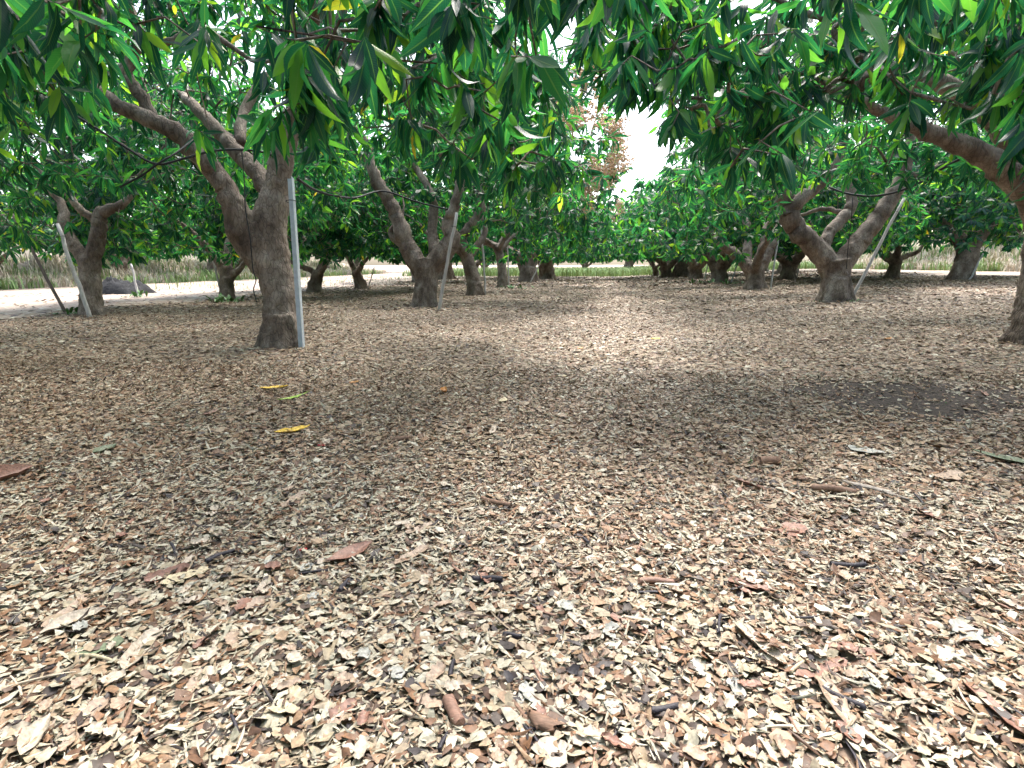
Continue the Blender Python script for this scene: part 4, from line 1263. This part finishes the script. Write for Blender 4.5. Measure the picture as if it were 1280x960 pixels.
def ground_frame(px, py, ang_px):
    """floor point and the floor direction that runs at that angle on the picture (0 = to the right, 90 = away)"""
    g = G(px, py)
    a = math.radians(ang_px)
    fx = np.array([RGT[0], RGT[1], 0]); fy = np.array([-RGT[1], RGT[0], 0])
    # foreshortening: a small step up the picture covers more floor
    dist = math.hypot(g[0], g[1]); k = math.hypot(dist, CAM[2]) / CAM[2]
    d = fx * math.cos(a) + fy * math.sin(a) * k
    return g, d / np.linalg.norm(d)


def fallen_leaf(px, py, ang, length, width, mat, label, curl=0.35, name='fallen_leaf', group=None, torn=0.0, roll=0.0, lift=LIFT):
    g, d = ground_frame(px, py, ang)
    sec = 9
    t = np.linspace(0, 1, sec + 1)
    wp = np.interp(t, [0, 0.08, 0.3, 0.55, 0.8, 1], [0.06, 0.35, 0.9, 1.0, 0.6, 0.03]) * width / 2
    if torn:
        wp = np.interp(t, [0, 0.05, 0.5, 0.95, 1], [0.3, 0.8, 1, 0.85, 0.35]) * width / 2 * (1 + torn * RNG.normal(0, 1, sec + 1))
        wp = np.abs(wp)
    s = np.array([-d[1], d[0], 0])
    bowf = RNG.normal(0, 0.12) * length
    V = []
    for i in range(sec + 1):
        c = (t[i] - 0.5) * length * d + s * bowf * (t[i] - 0.5) ** 2
        up = curl * length * (t[i] - 0.5) ** 2 * 0.7
        for q in (-1, -0.55, 0, 0.55, 1):
            jag = (1 + torn * 1.6 * RNG.normal(0, 1)) if abs(q) == 1 and torn else 1
            V.append(c + s * (wp[i] * q * jag) + np.array([0, 0, up + wp[i] * (q * q) * (0.16 + roll) + wp[i] * q * roll * 0.5 + 0.002 * RNG.normal()]))
    V = np.array(V)
    V[:, 2] += 0.0
    th = np.array([0, 0, 0.0012])
    n1 = len(V)
    F1 = [(i * 5 + k, (i + 1) * 5 + k, (i + 1) * 5 + k + 1, i * 5 + k + 1) for i in range(sec) for k in range(4)]
    mb = MB()
    mb.add(np.vstack([V + th, V - th]), [f[::-1] for f in F1] + [tuple(n1 + q for q in f) for f in F1])
    me = mb.mesh(name)
    o = new_obj(name, me, None, mat)
    o.location = (g[0], g[1], float(gz(g[0], g[1])) + lift)
    return tag(o, label, 'leaf', group)


def stick(px, py, ang, length, r, mat, label, name='stick', cat='stick', group=None, flat=1.0, taper=0.8, bend=0.04, ragged=0.12, lift=LIFT):
    g, d = ground_frame(px, py, ang)
    s = np.array([-d[1], d[0], 0])
    ts = [0, 0.012, 0.1, 0.22, 0.36, 0.5, 0.64, 0.78, 0.9, 0.988, 1]; n = len(ts) - 1; sides = 10
    V = []
    ph = RNG.uniform(0, 6)
    prof = 1 + 0.10 * np.sin(np.arange(sides) * 1.9 + ph * 3) + 0.05 * RNG.normal(0, 1, sides)
    rag = RNG.normal(0, 1, (2, sides))
    for i, t in enumerate(ts):
        c = (t - 0.5) * length * d + s * (math.sin(t * 3.1 + ph) * bend * length) + np.array([0, 0, 0.02 * length * math.sin(t * 5 + ph)])
        rr = r * (1 - (1 - taper) * t) * (1 + 0.04 * RNG.normal()) * (0.93 if i in (0, n) else 1)
        for k in range(sides):
            a = k * 2 * math.pi / sides
            rk = rr * prof[k] * (1 + 0.04 * RNG.normal())
            e = d * (rag[0 if i < 2 else 1][k] * ragged * r * 2) if i in (0, 1, n - 1, n) else 0
            V.append(c + s * math.cos(a) * rk + np.array([0, 0, 1.0]) * (math.sin(a) * rk * flat) + e)
    F = [(i * sides + k, i * sides + (k + 1) % sides, (i + 1) * sides + (k + 1) % sides, (i + 1) * sides + k) for i in range(n) for k in range(sides)]
    F += [tuple(range(sides))[::-1], tuple(n * sides + k for k in range(sides))]
    mb = MB(); mb.add(V, F)
    me = mb.mesh(name, True)
    for q in (-1, -2): me.polygons[len(me.polygons) + q].use_smooth = False
    o = new_obj(name, me, None, mat)
    o.location = (g[0], g[1], float(gz(g[0], g[1])) + lift + r * flat * 0.3)
    return tag(o, label, cat, group)


fallen_leaf(343, 487, 5, 0.20, 0.08, YELLOW, 'bright yellow fallen leaf lying flat behind the green leaf')
fallen_leaf(367, 499, 25, 0.30, 0.045, LIME, 'long narrow lime green fallen leaf between the two yellow ones')
fallen_leaf(367, 542, 15, 0.20, 0.055, YELLOW, 'golden yellow curled fallen leaf in front of the green leaf', 0.5, roll=0.3)
fallen_leaf(820, 425, 10, 0.20, 0.10, YELLOW, 'yellow fallen leaf alone in the middle of the lane')
fallen_leaf(533, 464, 20, 0.16, 0.09, PALEY, 'pale yellow fallen leaf in front of the scarred forked tree')
fallen_leaf(555, 492, 95, 0.15, 0.05, ORANGE, 'small curled golden brown leaf standing up from the litter', 0.9, roll=0.6)
fallen_leaf(629, 503, 55, 0.15, 0.055, PALEY, 'cream fallen leaf tilted in the middle of the lane')
fallen_leaf(443, 480, 15, 0.10, 0.05, ORANGE, 'small orange tan leaf in front of the steel stake')
fallen_leaf(704, 472, 0, 0.09, 0.05, PALEY, 'small cream leaf lying on the lane')
fallen_leaf(725, 437, 10, 0.13, 0.05, ORANGE, 'small tan orange leaf beside the lone yellow leaf')
fallen_leaf(1110, 425, 5, 0.18, 0.06, ORANGE, 'orange brown fallen leaf in the shade right of the lane')
fallen_leaf(1030, 427, 0, 0.13, 0.05, RUST, 'rust brown fallen leaf in front of the three limbed tree')
fallen_leaf(440, 697, 28, 0.165, 0.06, RUST, 'large reddish brown curled leaf lying on pale litter', 0.3, roll=0.25)
fallen_leaf(95, 782, 28, 0.15, 0.045, BUFF, 'long cream curled leaf lying at an angle on dark litter', 0.3, roll=0.5)
fallen_leaf(232, 726, 22, 0.13, 0.05, PALEY, 'cream leaf with torn edges behind the long cream curled leaf', 0.2, torn=0.12)
fallen_leaf(125, 817, 15, 0.10, 0.042, DKGREEN, 'pale green grey torn leaf in front of the long cream curled leaf', 0.3, torn=0.12)
fallen_leaf(45, 930, 115, 0.11, 0.04, BUFF, 'upright cream curled leaf at the front corner of the litter', 0.5, roll=0.6)
fallen_leaf(1080, 567, -15, 0.17, 0.07, GREY, 'blue grey torn leaf lying on brown litter', 0.4, torn=0.22)
fallen_leaf(1262, 578, -18, 0.30, 0.07, DKGREEN, 'dark green grey leaf lying beyond the blue grey leaf', 0.3)
fallen_leaf(132, 566, 60, 0.14, 0.06, DKGREEN, 'dull green leaf sticking up from dark litter', 0.5, roll=0.3)
fallen_leaf(14, 600, 50, 0.20, 0.07, RUST, 'brown rolled leaf propped up in the shaded litter', 0.5, roll=0.9)
fallen_leaf(938, 728, 100, 0.075, 0.05, BUFF, 'pale buff oval leaf scrap standing out near fresh splinters', 0.4, torn=0.1)
fallen_leaf(1188, 600, 10, 0.16, 0.075, TAN, 'broad pointed tan leaf lying beside the weathered wood piece', 0.3, torn=0.08)
fallen_leaf(692, 950, 95, 0.07, 0.055, BUFF, 'pale round leaf scrap in front of the chunky wood block', 0.4, torn=0.1)
fallen_leaf(1215, 800, -40, 0.11, 0.06, GREY, 'ragged grey leaf scrap lying on fine brown litter', 0.3, torn=0.2)
fallen_leaf(990, 668, 20, 0.12, 0.07, RUST, 'folded reddish tan leaf beside the brown stick', 0.3, torn=0.1)
fallen_leaf(360, 885, 80, 0.08, 0.045, PALEY, 'small cream curled scrap lying on mixed brown litter', 0.6, torn=0.15)

stick(567, 897, -52, 0.075, 0.013, REDW, 'thick reddish brown stick segment with a cut end', bend=0.02, taper=0.95)
stick(1075, 915, -60, 0.135, 0.009, WOOD, 'long pale fresh wood splinter lying in coarse litter', flat=0.4, taper=0.5, ragged=0.8)
stick(1092, 616, -27, 0.19, 0.018, GREYW, 'weathered grey split wood piece beside the brown stick', flat=0.45, taper=0.6, ragged=0.8)
stick(1042, 617, -8, 0.16, 0.014, BROWNW, 'short brown stick lying left of the weathered wood piece', taper=0.9)
stick(985, 620, -50, 0.12, 0.009, WOOD, 'slim pale splinter in front of the brown seed husk', flat=0.5, taper=0.6)
stick(958, 581, 0, 0.10, 0.028, BROWNW, 'rough round brown seed husk on the litter', name='seed_husk', cat='seed husk', taper=0.9, flat=0.8, ragged=0.3)
stick(685, 915, -15, 0.045, 0.020, BROWNW, 'chunky brown wood block in fine litter', name='wood_block', cat='wood block', flat=0.7, ragged=0.3)
stick(28, 862, 12, 0.20, 0.004, WOOD, 'thin straight white twig lying across coarse litter', taper=0.6, bend=0.01)
stick(115, 830, -5, 0.13, 0.006, PALEY, 'slightly bent straw coloured twig', taper=0.5, bend=0.06)
stick(610, 730, -3, 0.085, 0.010, BLACKW, 'black stick piece lying beside a dark red one', taper=0.9)
stick(640, 801, -4, 0.045, 0.007, BLACKW, 'short blue black stick in front of the other black sticks', taper=0.9)
stick(565, 842, 78, 0.055, 0.006, BLACKW, 'black stick stub pointing at the thick reddish stick', taper=0.9)
stick(430, 738, 85, 0.06, 0.008, BLACKW, 'dark upright stub in front of the reddish brown leaf', taper=0.8)
stick(276, 700, 30, 0.09, 0.009, BLACKW, 'dark stick leaning behind the torn cream leaf', taper=0.8)
stick(620, 632, -15, 0.14, 0.010, BROWNW, 'dark brown stick lying across the middle of the lane', taper=0.8)
stick(500, 552, 5, 0.10, 0.014, BROWNW, 'dark wood lump right of the golden curled leaf', taper=0.8)
stick(820, 733, 0, 0.10, 0.010, REDW, 'red brown stick lying across coarse litter behind pale shards', taper=0.9)
stick(975, 668, -5, 0.12, 0.006, REDW, 'thin straight reddish twig beside the folded reddish leaf', taper=0.8, bend=0.01)
stick(1060, 712, 3, 0.11, 0.010, BLACKW, 'charred black stick with a pale splintered end', taper=0.7)
stick(986, 775, 92, 0.055, 0.008, WOOD, 'upright pale wood chip with flat split face', flat=0.5, ragged=0.6)
stick(815, 875, 12, 0.10, 0.005, WOOD, 'thin pale split twig beside a dark stick', taper=0.7, flat=0.6)
stick(1000, 838, 18, 0.08, 0.004, PALEY, 'thin straw twig in front of the upright wood chip', taper=0.7)
stick(830, 893, 5, 0.06, 0.008, BLACKW, 'dark stick below the thin pale split twig', taper=0.8)
stick(640, 880, 8, 0.07, 0.005, WOOD, 'flat pale splinter behind the chunky wood block', flat=0.5, taper=0.7)
stick(1255, 800, -45, 0.10, 0.007, PALEY, 'straw coloured stalk lying beside the ragged grey scrap', taper=0.7)
stick(960, 700, -18, 0.14, 0.005, BROWNW, 'long thin brown twig beside the thin reddish twig', taper=0.6)
stick(378, 692, 10, 0.03, 0.006, RED, 'small bright red scrap left of the reddish brown leaf', name='red_scrap', cat='scrap', flat=0.6)
stick(402, 560, 0, 0.035, 0.008, RED, 'small dark red scrap in shaded litter', name='red_scrap', cat='scrap', flat=0.6)
stick(1240, 545, 0, 0.03, 0.008, WOOD, 'pale wood crumb right of the bare dark soil', name='wood_crumb', cat='wood crumb', flat=0.8)

# loose flakes and twigs that lie on top of the litter near the camera, each one a thing
KINDS = [('leaf_flake', BUFF, 'buff torn leaf flake lying loose on top of the litter', 'buff loose leaf flakes'),
         ('leaf_flake', TAN, 'tan torn leaf flake lying loose on top of the litter', 'tan loose leaf flakes'),
         ('leaf_flake', RUST, 'rust brown torn leaf flake lying loose on top of the litter', 'rust loose leaf flakes'),
         ('leaf_flake', GREY, 'grey torn leaf flake lying loose on top of the litter', 'grey loose leaf flakes')]
for i in range(150):
    nm, mt, lab, grp_ = KINDS[[0, 0, 1, 1, 2, 0, 3, 1][i % 8]]
    py = 560 + 395 * RNG.uniform(0, 1) ** 0.8
    px = RNG.uniform(5, 1275)
    fallen_leaf(px, py, RNG.uniform(0, 180), RNG.uniform(0.03, 0.062), RNG.uniform(0.018, 0.034), mt, lab, RNG.uniform(0, 0.5), nm, grp_, RNG.uniform(0.05, 0.13), RNG.uniform(0, 0.3), RNG.uniform(0.012, 0.02))
for i in range(36):
    py = 470 + 480 * RNG.uniform(0, 1); lab, mt = [('whole tan dry leaf half buried in the litter', TAN), ('whole rust brown dry leaf half buried in the litter', RUST), ('whole buff dry leaf half buried in the litter', BUFF)][i % 3]
    fallen_leaf(RNG.uniform(5, 1275), py, RNG.uniform(0, 180), RNG.uniform(0.09, 0.16), RNG.uniform(0.028, 0.045), mt, lab, RNG.uniform(0.1, 0.5), 'dry_leaf', 'whole dry leaves in the litter', 0.04, RNG.uniform(0, 0.5), RNG.uniform(0.006, 0.012))
TW = [(REDW, 'slender reddish brown twig piece lying on the litter', 'loose reddish twigs'), (BLACKW, 'slender black twig piece lying on the litter', 'loose black twigs'),
      (WOOD, 'slender pale wood shard lying on the litter', 'loose pale wood shards'), (BROWNW, 'slender dark brown twig piece lying on the litter', 'loose brown twigs')]
for i in range(90):
    mt, lab, grp_ = TW[i % 4]
    py = 560 + 395 * RNG.uniform(0, 1) ** 0.8
    stick(RNG.uniform(5, 1275), py, RNG.uniform(0, 180), RNG.uniform(0.035, 0.10), RNG.uniform(0.0025, 0.006), mt, lab, 'twig', 'twig', grp_, RNG.uniform(0.5, 1), RNG.uniform(0.5, 0.9), 0.05, 0.3, 0.014)
